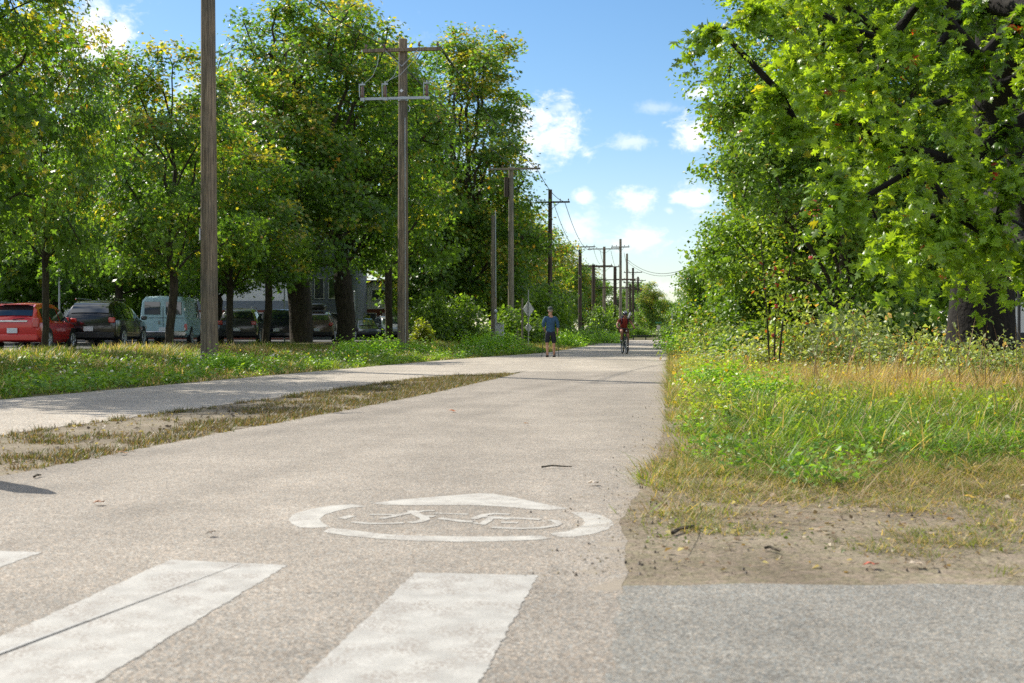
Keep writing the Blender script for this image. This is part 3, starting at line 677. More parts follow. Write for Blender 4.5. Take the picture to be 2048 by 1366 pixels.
# ---- the oak: trunk outside to the right, sprays of lobed leaves hanging into the picture
def make_oak():
    rng = np.random.RandomState(31)
    base = wpt(1962, 21.5); e = empty('oak_tree', base, 0, 'big oak with a thick dark trunk and sprays of lobed leaves at the right', 'tree')
    X0, Y0, Z0 = base
    tp = [Vector((.0, 0, -.4)), Vector((0, 0, .3)), Vector((.02, 0, 1.2)), Vector((.05, -.02, 2.2)), Vector((.1, -.1, 3.4)), Vector((.0, -.1, 4.8)), Vector((.1, 0, 6.4)), Vector((0, 0, 8.5))]
    mb = MB(); P_all = []; N_all = []; D_all = []; sz = []; TN = []
    nodes = list(tp); par = [-1] + list(range(len(tp) - 1)); tipw = {}
    # targets: points of the canopy edge given as photo rows and columns at a depth
    tg = [(1440, 60, 12.5, 4), (1520, 20, 12, 4), (1560, 185, 12.5, 4), (1600, 110, 13, 4), (1600, 265, 12.5, 4), (1670, 350, 12, 3), (1650, 190, 14, 4), (1720, 400, 12, 3),
          (1720, 360, 14, 3), (1790, 480, 12.5, 3), (1850, 470, 12, 3), (1930, 500, 13, 3), (1990, 480, 12, 3), (2060, 500, 13, 3), (1820, 430, 14, 3), (1900, 420, 12, 3), (1980, 440, 14, 3),
          (1760, 280, 13, 4), (1840, 330, 12, 4), (1930, 330, 13, 4), (2020, 360, 12, 4), (1680, 230, 13, 4), (1750, 170, 12, 4), (1830, 220, 14, 4), (1920, 240, 12, 4), (2010, 260, 13, 4), (2100, 300, 12, 4),
          (1620, 90, 14, 5), (1700, 60, 13, 5), (1780, 80, 12, 5), (1870, 100, 13, 5), (1960, 120, 12, 5), (2050, 150, 14, 5), (1600, 0, 13, 5), (1650, -20, 12, 5), (1750, -30, 14, 5), (1850, -10, 12, 5), (1950, 0, 13, 5), (2060, 20, 12, 5),
          (1530, -40, 14, 5), (1600, -90, 12, 5), (1680, -120, 14, 6), (1800, -120, 12, 6), (1920, -120, 14, 6), (2050, -100, 12, 6), (2140, 420, 12, 3), (2160, 180, 13, 4), (2170, 0, 14, 5), (2140, 520, 14, 3),
          (1760, 460, 14, 3), (1660, 150, 12, 5), (1720, 300, 16, 3), (1880, 380, 16, 3), (1990, 200, 16, 4), (1800, 20, 16, 5), (2100, 470, 16, 3)]
    for k in range(26):                                       # the rest of the crown, to the back and the right
        a = rng.rand() * 2 * math.pi; r = 2.5 + 5 * rng.rand(); z = 6.0 + 6 * rng.rand()
        tg.append(('w', abs(r * math.cos(a)) + 1.0, abs(r * math.sin(a)) - 2, z))
    ends = []
    for t in tg:
        if t[0] == 'w': c = Vector(t[1:]); si = min(7, max(4, int(c.z * .6)))
        else:
            px, py, D, si = t; c = Vector((PX(px, D) - X0, D - Y0, CH + (HY - py) / F * D - Z0))
        ends.append((c, si))
    ends.sort(key=lambda q: (q[0] - tp[q[1]]).length)
    ring = [i for i in range(3, 8)]
    for c, si in ends:
        best = min(ring, key=lambda i: (nodes[i] - c).length * 1.0 + .35 * abs(nodes[i].z - c.z) + (1.2 if i >= 8 else 0)) ; a = nodes[best]
        L_ = (c - a).length; n = max(1, int(L_ / .9)); prev = best
        for k in range(1, n + 1):
            tt = k / n; q = a.lerp(c, tt); q.z += .13 * L_ * math.sin(math.pi * tt) ** 1
            if k < n: q += Vector(rng.normal(0, .1, 3))
            nodes.append(q); par.append(prev); prev = len(nodes) - 1; ring.append(prev)
    # twigs with leaves around every outer node
    outer = list(range(8, len(nodes)))
    front = [i for i in outer]
    base_n = len(nodes)
    for i in front:
        p = nodes[i]; near = p.y + Y0 < 17.5
        nt = 9 if near else 5
        for _ in range(nt):
            out = Vector((p.x, p.y, 0)).normalized() if Vector((p.x, p.y, 0)).length > .1 else Vector((1, 0, 0))
            d = (out * .75 + Vector(rng.normal(0, .6, 3)) + Vector((0, 0, -.15))).normalized(); Lt = (.28 + .32 * rng.rand()) if near else (.45 + .45 * rng.rand())
            pts = [p]; prev = i
            for k in range(1, 4):
                q = pts[-1] + d * Lt / 3 + Vector((0, 0, -.05 * k)); nodes.append(q); par.append(prev); prev = len(nodes) - 1; pts.append(q)
            for q0, q1 in zip(pts, pts[1:]):
                m = 10 if near else 9
                for _k in range(m):
                    tt = rng.rand(); q = q0.lerp(q1, tt); side = Vector(rng.normal(0, 1, 3)); side = (side - d * side.dot(d)).normalized()
                    dr = (d * .8 + side * .9 + Vector((0, 0, -.35))).normalized()
                    P_all.append(q + side * .03); D_all.append(dr); N_all.append(Vector((0, 0, 1)) * .8 + Vector(rng.normal(0, .6, 3)) + out * .2); sz.append((.065 + .065 * rng.rand()) * (1 if near else 1.35))
                    TN.append(i)
    n = len(nodes); acc = np.zeros(n); leaf = np.ones(n, bool)
    for i, p in enumerate(par):
        if p >= 0: leaf[p] = False
    for i in range(n - 1, -1, -1):
        if leaf[i]: acc[i] += .004 ** 2.2
        if par[i] >= 0: acc[par[i]] += acc[i]
    rad = acc ** (1 / 2.1); k = .52 / rad[1]; rad = rad * np.clip(1 + (k - 1) * (rad / rad[1]) ** .85, .3, None)
    rad[0] = .8; rad[1] = .64; rad[2] = .56; rad[3] = .52
    tube_tree(mb, nodes, par, rad, 7, minr=.0085)
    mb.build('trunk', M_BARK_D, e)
    P = np.array([list(v) for v in P_all]); N_ = np.array([list(v) for v in N_all]); D_ = np.array([list(v) for v in D_all]); s = np.array(sz)
    V = place_leaves(P, N_, D_, s, T_OAK[0]); nn = len(P)
    hb = np.sin(P[:, 0:1] * 1.7 + P[:, 2:3] * 1.1) * .5 + .5
    t = np.array((.052, .098, .016)) * (1 - hb) + np.array((.115, .175, .024)) * hb; r = rng.rand(nn, 1)
    t = np.where(r < .006, np.array((.22, .03, .02)), t); t = np.where(r > .985, np.array((.20, .19, .03)), t); t = t * (.55 + .8 * rng.rand(nn, 1))
    scatter_mesh('crown', V, T_OAK[1], M_LEAF_OAK, t, e)
make_oak()

# ---------------------------------------------------------------- grass and weeds
BF = [(0, 1, 3, 2), (2, 3, 5, 4), (4, 5, 6)]
def blades(P, h, wd, az, lean, curl):
    """P (N,3) roots"""
    n = len(P); dx = np.stack([np.cos(az), np.sin(az), np.zeros(n)], -1); sx = np.stack([-np.sin(az), np.cos(az), np.zeros(n)], -1)
    V = np.zeros((n, 7, 3)); lv = [0, .38, .74, 1.0]; wf = [1, .85, .55, 0]
    for i, (t, wv) in enumerate(zip(lv, wf)):
        c = P + dx * (lean * h * t + curl * h * t * t)[:, None]; c[:, 2] += h * (t - .35 * np.clip(curl, 0, 2) * t * t)
        if i < 3: V[:, 2 * i] = c - sx * (wd * wv / 2)[:, None]; V[:, 2 * i + 1] = c + sx * (wd * wv / 2)[:, None]
        else: V[:, 6] = c
    return V
def field(n, fn, rng):
    """rejection sample n points; fn returns (x, y) candidates and keep mask"""
    X = []; Y = []; got = 0
    while got < n:
        x, y = fn(n); X.append(x); Y.append(y); got += len(x)
    return np.concatenate(X)[:n], np.concatenate(Y)[:n]
def grass(name, label, n, region, hfun, wd, lean, curl, tintf, seed, per=14, rad=.06):
    rng = np.random.RandomState(seed); nt = n // per; cx, cy_ = field(nt, lambda m: region(rng, m), rng)
    a = rng.rand(nt, per) * 2 * np.pi; q = rad * (.5 + rng.rand(nt, 1)) * np.sqrt(rng.rand(nt, per)); x = (cx[:, None] + q * np.cos(a)).ravel(); y = (cy_[:, None] + q * np.sin(a)).ravel(); n = len(x)
    z = gz(x, y); P = np.stack([x, y, z - .01], -1); h = hfun(x, y, rng) * np.repeat(.65 + .6 * rng.rand(nt), per); az = a.ravel() + rng.normal(size=n) * .5 + np.repeat(rng.normal(size=nt) * .3, per)
    V = blades(P, h, wd * (.5 + rng.rand(n)), az, lean * (.15 + .85 * q.ravel() / (1.5 * rad)) * (.5 + rng.rand(n)), curl * rng.rand(n))
    o = scatter_mesh(name, V, BF, M_GRASS, tintf(x, y, rng)); return tag(o, label, kind='stuff')
def mixc(a, b, t): return np.array(a)[None] * (1 - t[:, None]) + np.array(b)[None] * t[:, None]
def vary(t, rng, k=.35): return t * (1 - k + 2 * k * rng.rand(len(t), 1))
re_x = lambda y: interp_edge(R_EDGE, y); fl_x = lambda y: interp_edge(FL_EDGE, y); ml_x = lambda y: interp_edge(ML_EDGE, y); nl_x = lambda y: interp_edge(NL_EDGE, y)
G1 = (.07, .155, .022); G2 = (.20, .31, .035); DRY = (.50, .39, .20); DRY2 = (.36, .25, .12); OLIVE = (.16, .17, .04)
# lush green tufts beside the path
def lush_line(x): return 7.75 + .45 * np.sin(x * 2.3 + .5) + .25 * np.sin(x * 5.9) - .05 * x
def reg_lush(rng, m):
    v = rng.rand(m) ** .9 * 9 ; y = 6.9 + rng.rand(m) ** 1.2 * 10.2; x = re_x(y) + .25 + v
    k = (y > lush_line(x) + .5 * rng.rand(m)) & (y < 17.5 - .55 * (x - re_x(y)) + 1.5 * hnoise(x * 1.5, y)) & (hnoise(x * 2.3, y * 2.0) > -.8 + .4 * rng.rand(m))
    return x[k], y[k]
def h_lush(x, y, r): return (.10 + .24 * r.rand(len(x))) * (.85 + .35 * hnoise(x * 3, y * 3)) * np.clip((x - re_x(y)) * .8 + .3, .3, 1) * np.clip(.35 + .6 * (y - lush_line(x)), .35, 1)
grass('lush_grass', 'lush green grass growing beside the path', 80000, reg_lush, h_lush, .0105, 1.4, 1.8,
      lambda x, y, r: vary(np.where((r.rand(len(x)) < .12)[:, None], np.array([DRY]), mixc(G1, G2, np.clip(.45 + .45 * hnoise(x * 1.7, y * 1.7) + .25 * r.normal(size=len(x)), 0, 1))), r, .45), 41, 26, .10)
# dry straw field behind
def reg_dry(rng, m):
    y = 9 + rng.rand(m) ** 1.4 * 36; v = rng.rand(m) * (6 + .32 * y); x = re_x(y) + .15 + v
    k = ((y > 16.0 - .62 * (x - re_x(y)) + 1.8 * hnoise(x, y)) | (rng.rand(m) < .12)) & (y > 9.2 + .6 * rng.rand(m)) & (hnoise(x * 1.9, y * 1.3) > -.9 + .5 * rng.rand(m))
    return x[k], y[k]
def tint_dry(x, y, r):
    v = np.clip((x - re_x(y)) / 3.0, 0, 1); g = np.clip(.60 * (1 - v) + .45 * hnoise(x * .8, y * .5) + .18 + .25 * r.normal(size=len(x)), 0, 1)
    t = mixc(DRY, DRY2, r.rand(len(x))); gg = mixc((.22, .24, .035), G2, r.rand(len(x))); m = (r.rand(len(x)) < g)[:, None]
    return vary(np.where(m, gg, t), r, .4)
grass('dry_grass', 'tall straw coloured grass on the right', 130000, reg_dry, lambda x, y, r: (.16 + .36 * r.rand(len(x))) * (.9 + .4 * hnoise(x * .9, y * .9)) * np.clip((x - re_x(y)) * .35 + .35, .35, 1), .0095, .9, .8, tint_dry, 42, 20, .10)
# short sparse grass on the dirt
def reg_short(rng, m):
    x = .45 + rng.rand(m) * 7.5; y = 4.6 + rng.rand(m) * 4.6
    k = (x > re_x(y) + .02 + .25 * rng.rand(m)) & (hnoise(x * 3.3 + 1, y * 4.1) + .55 * hnoise(x * 9, y * 11) > .22 - 1.35 * smooth((y - 4.9) / 2.4) + .6 * rng.rand(m) - .07 * (x - 1))
    return x[k], y[k]
grass('short_grass', 'short dry grass tufts on the bare dirt', 150000, reg_short, lambda x, y, r: (.015 + .05 * r.rand(len(x))) * (1 + .9 * smooth((y - 6.4) / 1.5)), .0042, 1.3, 1.2,
      lambda x, y, r: vary(np.where((r.rand(len(x)) < .62)[:, None], mixc((.11, .15, .025), (.22, .25, .05), r.rand(len(x))), mixc(DRY2, DRY, r.rand(len(x)))), r), 43, 18, .05)
grass('thatch', 'flattened dead straw at the foot of the grass', 8000, lambda r, m: (lambda x, y: (x[x > re_x(y) + .15], y[x > re_x(y) + .15]))(.6 + r.rand(m) * 7, 5.6 + r.rand(m) ** .7 * 4.2), lambda x, y, r: .05 + .13 * r.rand(len(x)), .0045, 6.0, 1.5,
      lambda x, y, r: vary(mixc((.42, .33, .2), (.26, .17, .1), r.rand(len(x))), r), 47, 12, .12)
# edge fringe on the right
def reg_fr(rng, m):
    y = 6.2 + rng.rand(m) ** 1.4 * 60; x = re_x(y) + wob(y, .07, 5.0) + .04 + rng.rand(m) ** 1.3 * .55
    k = hnoise(x * 4, y * 3) > -.6 + .9 * rng.rand(m); return x[k], y[k]
grass('verge_fringe', 'mixed weeds fringing the right edge of the path', 26000, reg_fr, lambda x, y, r: (.03 + .09 * r.rand(len(x)) + .12 * r.rand(len(x)) ** 5) * (.6 + .9 * smooth((y - 9) / 10)), .007, 1.2, 1.0,
      lambda x, y, r: vary(np.where((r.rand(len(x)) < .5)[:, None], mixc((.17, .18, .03), G2, r.rand(len(x))), mixc(DRY2, DRY, r.rand(len(x)))), r), 44, 14, .07)
# median strip
def reg_med(rng, m):
    y = 7.2 + rng.rand(m) ** 1.1 * 18.8; t = rng.rand(m); x = nl_x(y) + (ml_x(y) - nl_x(y)) * t
    k = (hnoise(x * 4.6, y * 3.2) + .7 * hnoise(x * 11, y * 9) > .25 - 1.1 * smooth((t - .45) / .4) - .4 * smooth((.14 - t) / .1) - .9 * smooth((y - 12) / 9) + 1.0 * rng.rand(m)) ; return x[k], y[k]
grass('median_weeds', 'brown and green weeds on the dirt strip', 90000, reg_med, lambda x, y, r: (.015 + .045 * r.rand(len(x)) + .05 * r.rand(len(x)) ** 5), .0065, .8, .6,
      lambda x, y, r: vary(np.where((r.rand(len(x)) < .5)[:, None], mixc((.05, .07, .02), (.11, .125, .03), r.rand(len(x))), mixc((.14, .09, .06), (.27, .19, .11), r.rand(len(x)))), r), 45, 12, .05)
# left bank
def reg_left(rng, m):
    y = 13 + rng.rand(m) ** 1.25 * 66; u = rng.rand(m) * 9; x = fl_x(y) - .02 - u + wob(y, .05, 8)
    k = (SL * y - x < 18.4) & (hnoise(x * 1.2, y * 1.0) > -1.2 + .5 * rng.rand(m)); return x[k], y[k]
def tint_left(x, y, r):
    u = SL * y - x; g = np.clip(.82 - .25 * smooth((u - 13.5) / 3) + .5 * hnoise(x * .55 + 2, y * .33) + .3 * r.normal(size=len(x)), 0, 1)
    gg = mixc((.09, .16, .02), (.24, .30, .04), r.rand(len(x))); t = mixc(DRY2, DRY, r.rand(len(x))) * 1.2; m = (r.rand(len(x)) < g)[:, None]
    return vary(np.where(m, gg, t), r)
grass('bank_grass', 'wild grass on the left bank', 140000, reg_left, lambda x, y, r: (.07 + .22 * r.rand(len(x))) * (.85 + .5 * hnoise(x * 1.3, y * 1.3)) * np.clip((fl_x(y) - x) * .6 + .3, .3, 1), .016, .9, .8, tint_left, 46, 16, .14)
# wild flowers: white, yellow heads
def flowers(name, label, n, reg, h0, h1, size, cols, seed):
    rng = np.random.RandomState(seed); x, y = field(n, lambda m: reg(rng, m), rng); h = h0 + (h1 - h0) * rng.rand(n)
    P = np.stack([x, y, gz(x, y) + h], -1); Tq = np.array([(math.cos(a) * .5, math.sin(a) * .5 + .5, 0) for a in np.linspace(0, 2 * np.pi, 7)[:-1]] + [(0, .5, .2)])
    fc = [(i, (i + 1) % 6, 6) for i in range(6)]
    V = place_leaves(P, rng.normal(size=(n, 3)) * .5 + np.array([[0, -.6, .7]]), rng.normal(size=(n, 3)), size * (.6 + .8 * rng.rand(n)), Tq)
    ci = rng.randint(0, len(cols), n); o = scatter_mesh(name, V, fc, M_GRASS, np.array(cols)[ci] * (.8 + .3 * rng.rand(n, 1))); tag(o, label, kind='stuff')
flowers('wild_flowers', 'small white and yellow flower heads on the left bank', 420, lambda r, m: (lambda y: (fl_x(y) - .3 - r.rand(m) * 3.5, y))(20 + r.rand(m) * 30), .12, .42, .045, [(.7, .68, .6), (.65, .5, .05), (.6, .55, .42)], 51)
flowers('yellow_flowers', 'yellow flower heads along the right verge', 420, lambda r, m: (lambda y: (re_x(y) + .1 + r.rand(m) ** 1.3 * 3.0, y))(10 + r.rand(m) * 26), .16, .50, .032, [(.75, .55, .03), (.7, .45, .02), (.65, .6, .4)], 52)

def weed_leaves(name, label, n, reg, hmax, size, c0, c1, seed, per=40):
    rng = np.random.RandomState(seed); k = n // per; cx, cy_ = field(k, lambda m: reg(rng, m), rng); hh = hmax * (.4 + .6 * rng.rand(k)); rad = .08 + .16 * rng.rand(k)
    q = unit(rng.normal(size=(k, per, 3))) * rng.rand(k, per, 1) ** .4; q[:, :, 2] = np.abs(q[:, :, 2])
    x = cx[:, None] + q[:, :, 0] * rad[:, None]; y = cy_[:, None] + q[:, :, 1] * rad[:, None]; z = gz(x, y) + q[:, :, 2] * hh[:, None] + .01
    P = np.stack([x, y, z], -1).reshape(-1, 3); n = len(P); Q = q.reshape(-1, 3)
    V = place_leaves(P, np.array([[0, 0, .9]]) + rng.normal(size=(n, 3)) * .5 + Q * .4, Q + rng.normal(size=(n, 3)) * .5, size * (.5 + rng.rand(n)), T_SMALL[0])
    t = vary(mixc(c0, c1, np.repeat(rng.rand(k), per)), rng, .3); tag(scatter_mesh(name, V, T_SMALL[1], M_LEAF_HEDGE, t), label, kind='stuff')
weed_leaves('leafy_weeds', 'low leafy weeds mixed into the lush grass', 20000, reg_lush, .26, .045, (.05, .11, .02), (.13, .21, .03), 91)
weed_leaves('verge_weeds', 'low leafy weeds in the yellow verge grass', 22000, lambda r, m: (lambda y: (re_x(y) + .25 + r.rand(m) * 3.5, y))(12 + r.rand(m) * 22), .38, .05, (.14, .18, .03), (.22, .26, .05), 92)
weed_leaves('bank_weeds', 'low leafy weeds on the left bank', 36000, lambda r, m: (lambda y: (fl_x(y) - .2 - r.rand(m) * 5, y))(16 + r.rand(m) ** 1.2 * 40), .34, .075, (.06, .12, .02), (.15, .22, .03), 93)
weed_leaves('ground_rosettes', 'flat green rosettes of weeds on the bare dirt', 1200, lambda r, m: (lambda x, y: (x[x > re_x(y) + .2], y[x > re_x(y) + .2]))(.6 + r.rand(m) * 6, 4.75 + r.rand(m) * 3.5), .02, .022, (.05, .075, .02), (.11, .13, .035), 94, 20)
# leafy shrubs, brambles and weed clumps
def bush_proto(seed, r, h, ncl, nper, size, T, mat, tint, stem=M_BARK, clump=.16, spiky=0.0):
    rng = np.random.RandomState(seed); C = unit(rng.normal(size=(ncl, 3))) * (rng.rand(ncl, 1) ** .45); C[:, 2] = np.abs(C[:, 2])
    C = C * np.array([r, r, h]) * (1 + .18 * np.sin(C[:, 0:1] * 5 + seed)); mb = MB()
    for c in C[::2]: mb.tube([(c[0] * .15, c[1] * .15, -.05), (c[0] * .6, c[1] * .6, c[2] * .6), tuple(c)], [.014, .010, .004], 4)
    V, f, t = crown_mesh('foliage', rng, C, nper, (clump, clump, clump), size, T, mat, lambda P: tint(P, rng))
    return dict(mb=mb, V=V, f=f, t=t, mat=mat, stem=stem)
def bush_thing(P, name, loc, rz, sc, label, cat, group=None):
    e = empty(name, loc, rz, label, cat, group, sc)
    if 'a' not in P: P['a'] = P['mb'].build('stem', P['stem'], e); P['b'] = scatter_mesh('foliage', P['V'], P['f'], P['mat'], P['t'], e)
    else:
        for k in 'ab': c = P[k].copy(); COL.objects.link(c); c.parent = e
    return e
tg_green = lambda P, r: vary(mixc((.07, .15, .015), (.17, .27, .03), r.rand(len(P))), r)
tg_bramb = lambda P, r: vary(np.where((r.rand(len(P)) < .07)[:, None], mixc((.30, .20, .10), (.30, .14, .07), r.rand(len(P))), mixc((.09, .12, .045), (.22, .25, .12), r.rand(len(P)))), r)
tg_dark = lambda P, r: vary(mixc((.04, .075, .015), (.10, .14, .02), r.rand(len(P))), r)
tg_yel = lambda P, r: vary(mixc((.08, .11, .015), (.17, .16, .03), r.rand(len(P))), r)
W1 = bush_proto(61, .9, .75, 46, 40, .105, T_SMALL, M_LEAF_HEDGE, tg_green, clump=.14)
W2 = bush_proto(62, 1.5, 1.15, 90, 46, .11, T_SMALL, M_LEAF_HEDGE, tg_bramb, clump=.17)
W3 = bush_proto(63, 1.4, 1.6, 90, 46, .15, T_MAPLE, M_LEAF, tg_dark, clump=.22)
W4 = bush_proto(64, 1.0, 1.8, 60, 40, .20, T_MAPLE, M_LEAF, tg_yel, clump=.22)
for i, (px, D, s, lab) in enumerate([(735, 40, 1.0, 'bright green weed clump left of the pole with the insulators'), (775, 42, .9, 'bright green weed clump at the foot of the pole with the insulators'), (705, 38, .75, 'low green weed clump by the bank edge'),
        (840, 44, .8, 'green weed clump right of the pole with the insulators'), (990, 50, 1.25, 'bright leafy clump in front of the pale cabinet'), (950, 49, 1.0, 'leafy clump left of the one before the cabinet'), (1015, 53, 1.0, 'leafy clump at the foot of the grey pole'),
        (480, 27, .6, 'low weed clump right of the thick near pole'), (428, 26.5, .65, 'green weeds round the foot of the thick near pole'), (1215, 92, 1.3, 'light green clump at the foot of a far pole'), (1135, 72, 1.2, 'green clump right of the walking man'),
        (1150, 80, 1.3, 'green clump at the foot of the first dark pole'), (1362, 62, 1.4, 'bright bush at the far right edge of the path'), (1372, 48, 1.0, 'green bush just before the far right edge of the path'), (1520, 15.5, .55, 'light green weeds beside the red-berried sapling'), (1430, 19, .6, 'leafy weeds in the yellow verge')]):
    bush_thing(W1, 'weed_clump', wpt(px, D), i * 1.7, s, lab, 'plant', 'green weed clumps')
for i, (px, D, s, lab) in enumerate([(1600, 27, .95, 'pale leaved bramble beneath the left of the tall hedge'), (1680, 26, 1.05, 'pale leaved bramble in the middle under the hedge'), (1760, 25, .95, 'pale leaved bramble left of the dark gap'), (1850, 24, .85, 'bramble in front of the half hidden parked vehicle'),
        (1925, 19.5, .6, 'bramble at the left foot of the oak trunk'), (2010, 19, .6, 'bramble at the right foot of the oak trunk'), (1500, 30, .85, 'bramble under the left edge of the hedge'), (1430, 38, .9, 'bramble along the far right verge')]):
    bush_thing(W2, 'bramble_bush', wpt(px, D), i * 2.1, (s, s, s * (1.0 + .35 * math.sin(i * 1.9))), lab, 'bush', 'brambles along the hedge foot')
for i, (px, D, s, lab) in enumerate([(860, 74, 1.3, 'dark shrub behind the thin post left of the tallest maple'), (910, 76, 1.5, 'dark shrub at the foot of the tallest maple'), (975, 82, 1.6, 'dark shrub behind the pale cabinet'), (1040, 80, 1.7, 'dark shrub behind the road sign backs'),
        (1085, 84, 1.7, 'dark shrub behind the walking man'), (1120, 92, 1.7, 'dark shrub right of the walking man'), (1175, 110, 1.8, 'dark shrub between the far poles'), (1205, 130, 1.9, 'dark shrub before the cyclist'), (1235, 155, 1.7, 'dark shrub left of the path end'),
        (1500, 36, 1.1, 'dark green shrub under the tall hedge'), (1660, 31, 1.2, 'dark green shrub deep under the hedge'), (1800, 30, 1.3, 'dark green shrub left of the oak trunk'), (885, 84, 1.3, 'dark shrub beside the far parked cars'),
        (1275, 175, 1.9, 'pale green shrub at the path end, left'), (1345, 150, 1.7, 'green shrub at the path end, right')]):
    bush_thing(W3, 'shrub', wpt(px, D), i * 1.3, (s * (.8 + .35 * math.sin(i * 2.3)), s * .9, s * (.85 + .45 * math.sin(i * 1.7 + 1))), lab, 'bush', 'dark shrubs in the tree shade')
for i, (px, D, s, lab) in enumerate([(735, 101, .85, 'yellow green young maple behind the small cars facing the camera'), (842, 66, .6, 'yellow leaved sapling right of the pole with the insulators')]):
    bush_thing(W4, 'young_maple', wpt(px, D), i * 1.3, s, lab, 'tree', 'young maples')

# rowan sapling with red berries and leaves
def make_sapling():
    rng = np.random.RandomState(71); b = wpt(1545, 26); e = empty('rowan_sapling', b, 0, 'slender sapling with red berry clusters in front of the hedge', 'tree', None, 1.2)
    mb = MB(); C = []; Rb = []
    for k, (dx, H) in enumerate(((-.10, 2.6), (.22, 2.9), (.05, 1.7))):
        top = Vector((dx * 2.2, .1 * k, H)); mb.tube([(dx * .4, 0, -.05), (dx, .02, H * .45), top], [.02, .014, .005], 6)
        for j in range(9):
            t = .32 + .68 * j / 8; p = Vector((dx * (1 + 1.2 * t), .05 * k, H * t)); a = rng.rand() * 6.28; q = p + Vector((math.cos(a) * .32, math.sin(a) * .25, .12)); mb.tube([p, q], [.007, .003], 4); C.append(q)
            if rng.rand() < .4: Rb.append(q + Vector((0, 0, .03)))
    mb.build('trunk', M_BARK, e); C = np.array([list(c) for c in C])
    V, f, t = crown_mesh('c', rng, C, 34, (.13, .13, .1), .085, T_SMALL, M_LEAF_HEDGE, lambda P: vary(np.where((rng.rand(len(P)) < .05)[:, None], mixc((.18, .03, .02), (.20, .06, .03), rng.rand(len(P))), mixc((.08, .13, .02), (.16, .2, .03), rng.rand(len(P)))), rng))
    scatter_mesh('crown', V, f, M_LEAF_HEDGE, t, e)
    MR = simple('berry_red', (.45, .03, .02), .35)
    for r in Rb:
        m = MB(); m.ball(r, (.042, .042, .035), 9, 6)
        for k_, v_ in enumerate(m.v): m.v[k_] = tuple(Vector(v_) + Vector(rng.normal(0, .007, 3)))
        m.build('berry_cluster', MR, e)
make_sapling()
# dry seed stalks in front of the oak trunk
def stalks():
    rng = np.random.RandomState(72)
    n = 70
    px = 1600 + rng.rand(n) * 520; D = 15.5 + rng.rand(n) * 4
    M = leaf_mat('stalk', .2, .7)
    V = blades(np.stack([PX(px, D), D, gz(PX(px, D), D)], -1), .75 + .45 * rng.rand(n), np.full(n, .014), rng.rand(n) * 6.28, .35 * rng.rand(n), .5 * rng.rand(n))
    tag(scatter_mesh('seed_stalks', V, BF, M, np.tile(np.array([[.36, .25, .12]]), (n, 1)) * (.7 + .6 * rng.rand(n, 1))), 'tall dry seed stalks in front of the hedge', kind='stuff')
stalks()

# litter: gravel and leaf bits (stuff) plus single leaves and twigs (things)
def litter():
    rng = np.random.RandomState(81); n = 2600
    y = 4.6 + rng.rand(n) ** 1.6 * 14; x = re_x(y) + rng.normal(-.0, .17, n)
    far_ = rng.rand(n) < .5; x = np.where(far_, .5 + rng.rand(n) * 5, x); y = np.where(far_, 4.6 + rng.rand(n) * 3.4, y)
    T = np.array([(.5, 0, 0), (0, .5, 0), (-.5, 0, 0), (0, -.5, 0), (0, 0, .4), (0, 0, -.1)]); f = [(0, 1, 4), (1, 2, 4), (2, 3, 4), (3, 0, 4)]
    sz = .004 + .014 * rng.rand(n) ** 4
    V = place_leaves(np.stack([x, y, np.full(n, .010) + gz(x, y)], -1), np.array([[0, 0, 1.0]]) + rng.normal(size=(n, 3)) * .2, rng.normal(size=(n, 3)), sz, T)
    c = np.array([(.06, .05, .045), (.12, .10, .08), (.3, .26, .2)])[rng.randint(0, 3, n)]
    tag(scatter_mesh('gravel', V, f, M_GRASS, c * (.6 + .8 * rng.rand(n, 1))), 'loose grit along the path edge', kind='stuff')
    n = 6000; x = .6 + rng.rand(n) * 6; y = 4.65 + rng.rand(n) ** .8 * 4.2; k = x > re_x(y) + .1; x = x[k]; y = y[k]; n = len(x)
    V = place_leaves(np.stack([x, y, np.full(n, .016) + gz(x, y)], -1), np.array([[0, 0, 1.0]]) + rng.normal(size=(n, 3)) * .35, rng.normal(size=(n, 3)), .010 + .040 * rng.rand(n) ** 3, T_DIAM[0])
    c = np.array([(.36, .29, .21), (.24, .16, .10), (.46, .40, .30), (.16, .115, .075)])[rng.randint(0, 4, n)]
    tag(scatter_mesh('leaf_litter', V, T_DIAM[1], M_GRASS, c * (.7 + .6 * rng.rand(n, 1))), 'dry leaf fragments on the dirt', kind='stuff')
litter()
def median_litter():
    rng = np.random.RandomState(83); n = 5000; y = 7 + rng.rand(n) * 17; t = rng.rand(n); x = nl_x(y) + (ml_x(y) - nl_x(y)) * t
    V = place_leaves(np.stack([x, y, np.full(n, .010)], -1), np.array([[0, 0, 1.0]]) + rng.normal(size=(n, 3)) * .4, rng.normal(size=(n, 3)), .012 + .05 * rng.rand(n) ** 3, T_DIAM[0])
    c = np.array([(.14, .11, .08), (.22, .17, .12), (.36, .30, .22), (.09, .07, .05)])[rng.randint(0, 4, n)]
    tag(scatter_mesh('median_debris', V, T_DIAM[1], M_GRASS, c * (.7 + .6 * rng.rand(n, 1))), 'crumbs of soil and dead leaf on the dirt strip', kind='stuff')
median_litter()
def fallen(px, py, size, col, label, rz):
    x, y = PG(px, py); m = MB(); T = T_MAPLE[0] * np.array([1, 1, 3.0]) * size; T = T - T.mean(0)
    m.add([tuple(v) for v in T], T_MAPLE[1]); M = simple('fallen_leaf_' + label[:4], col, .7, 0, 40, .3)
    o = m.build('fallen_leaf', M, None, False); o.location = (x, y, .03); o.rotation_euler = (.25, .15, rz); tag(o, label, 'leaf', 'fallen leaves')
    sd = o.modifiers.new('s', 'SOLIDIFY'); sd.thickness = .0015
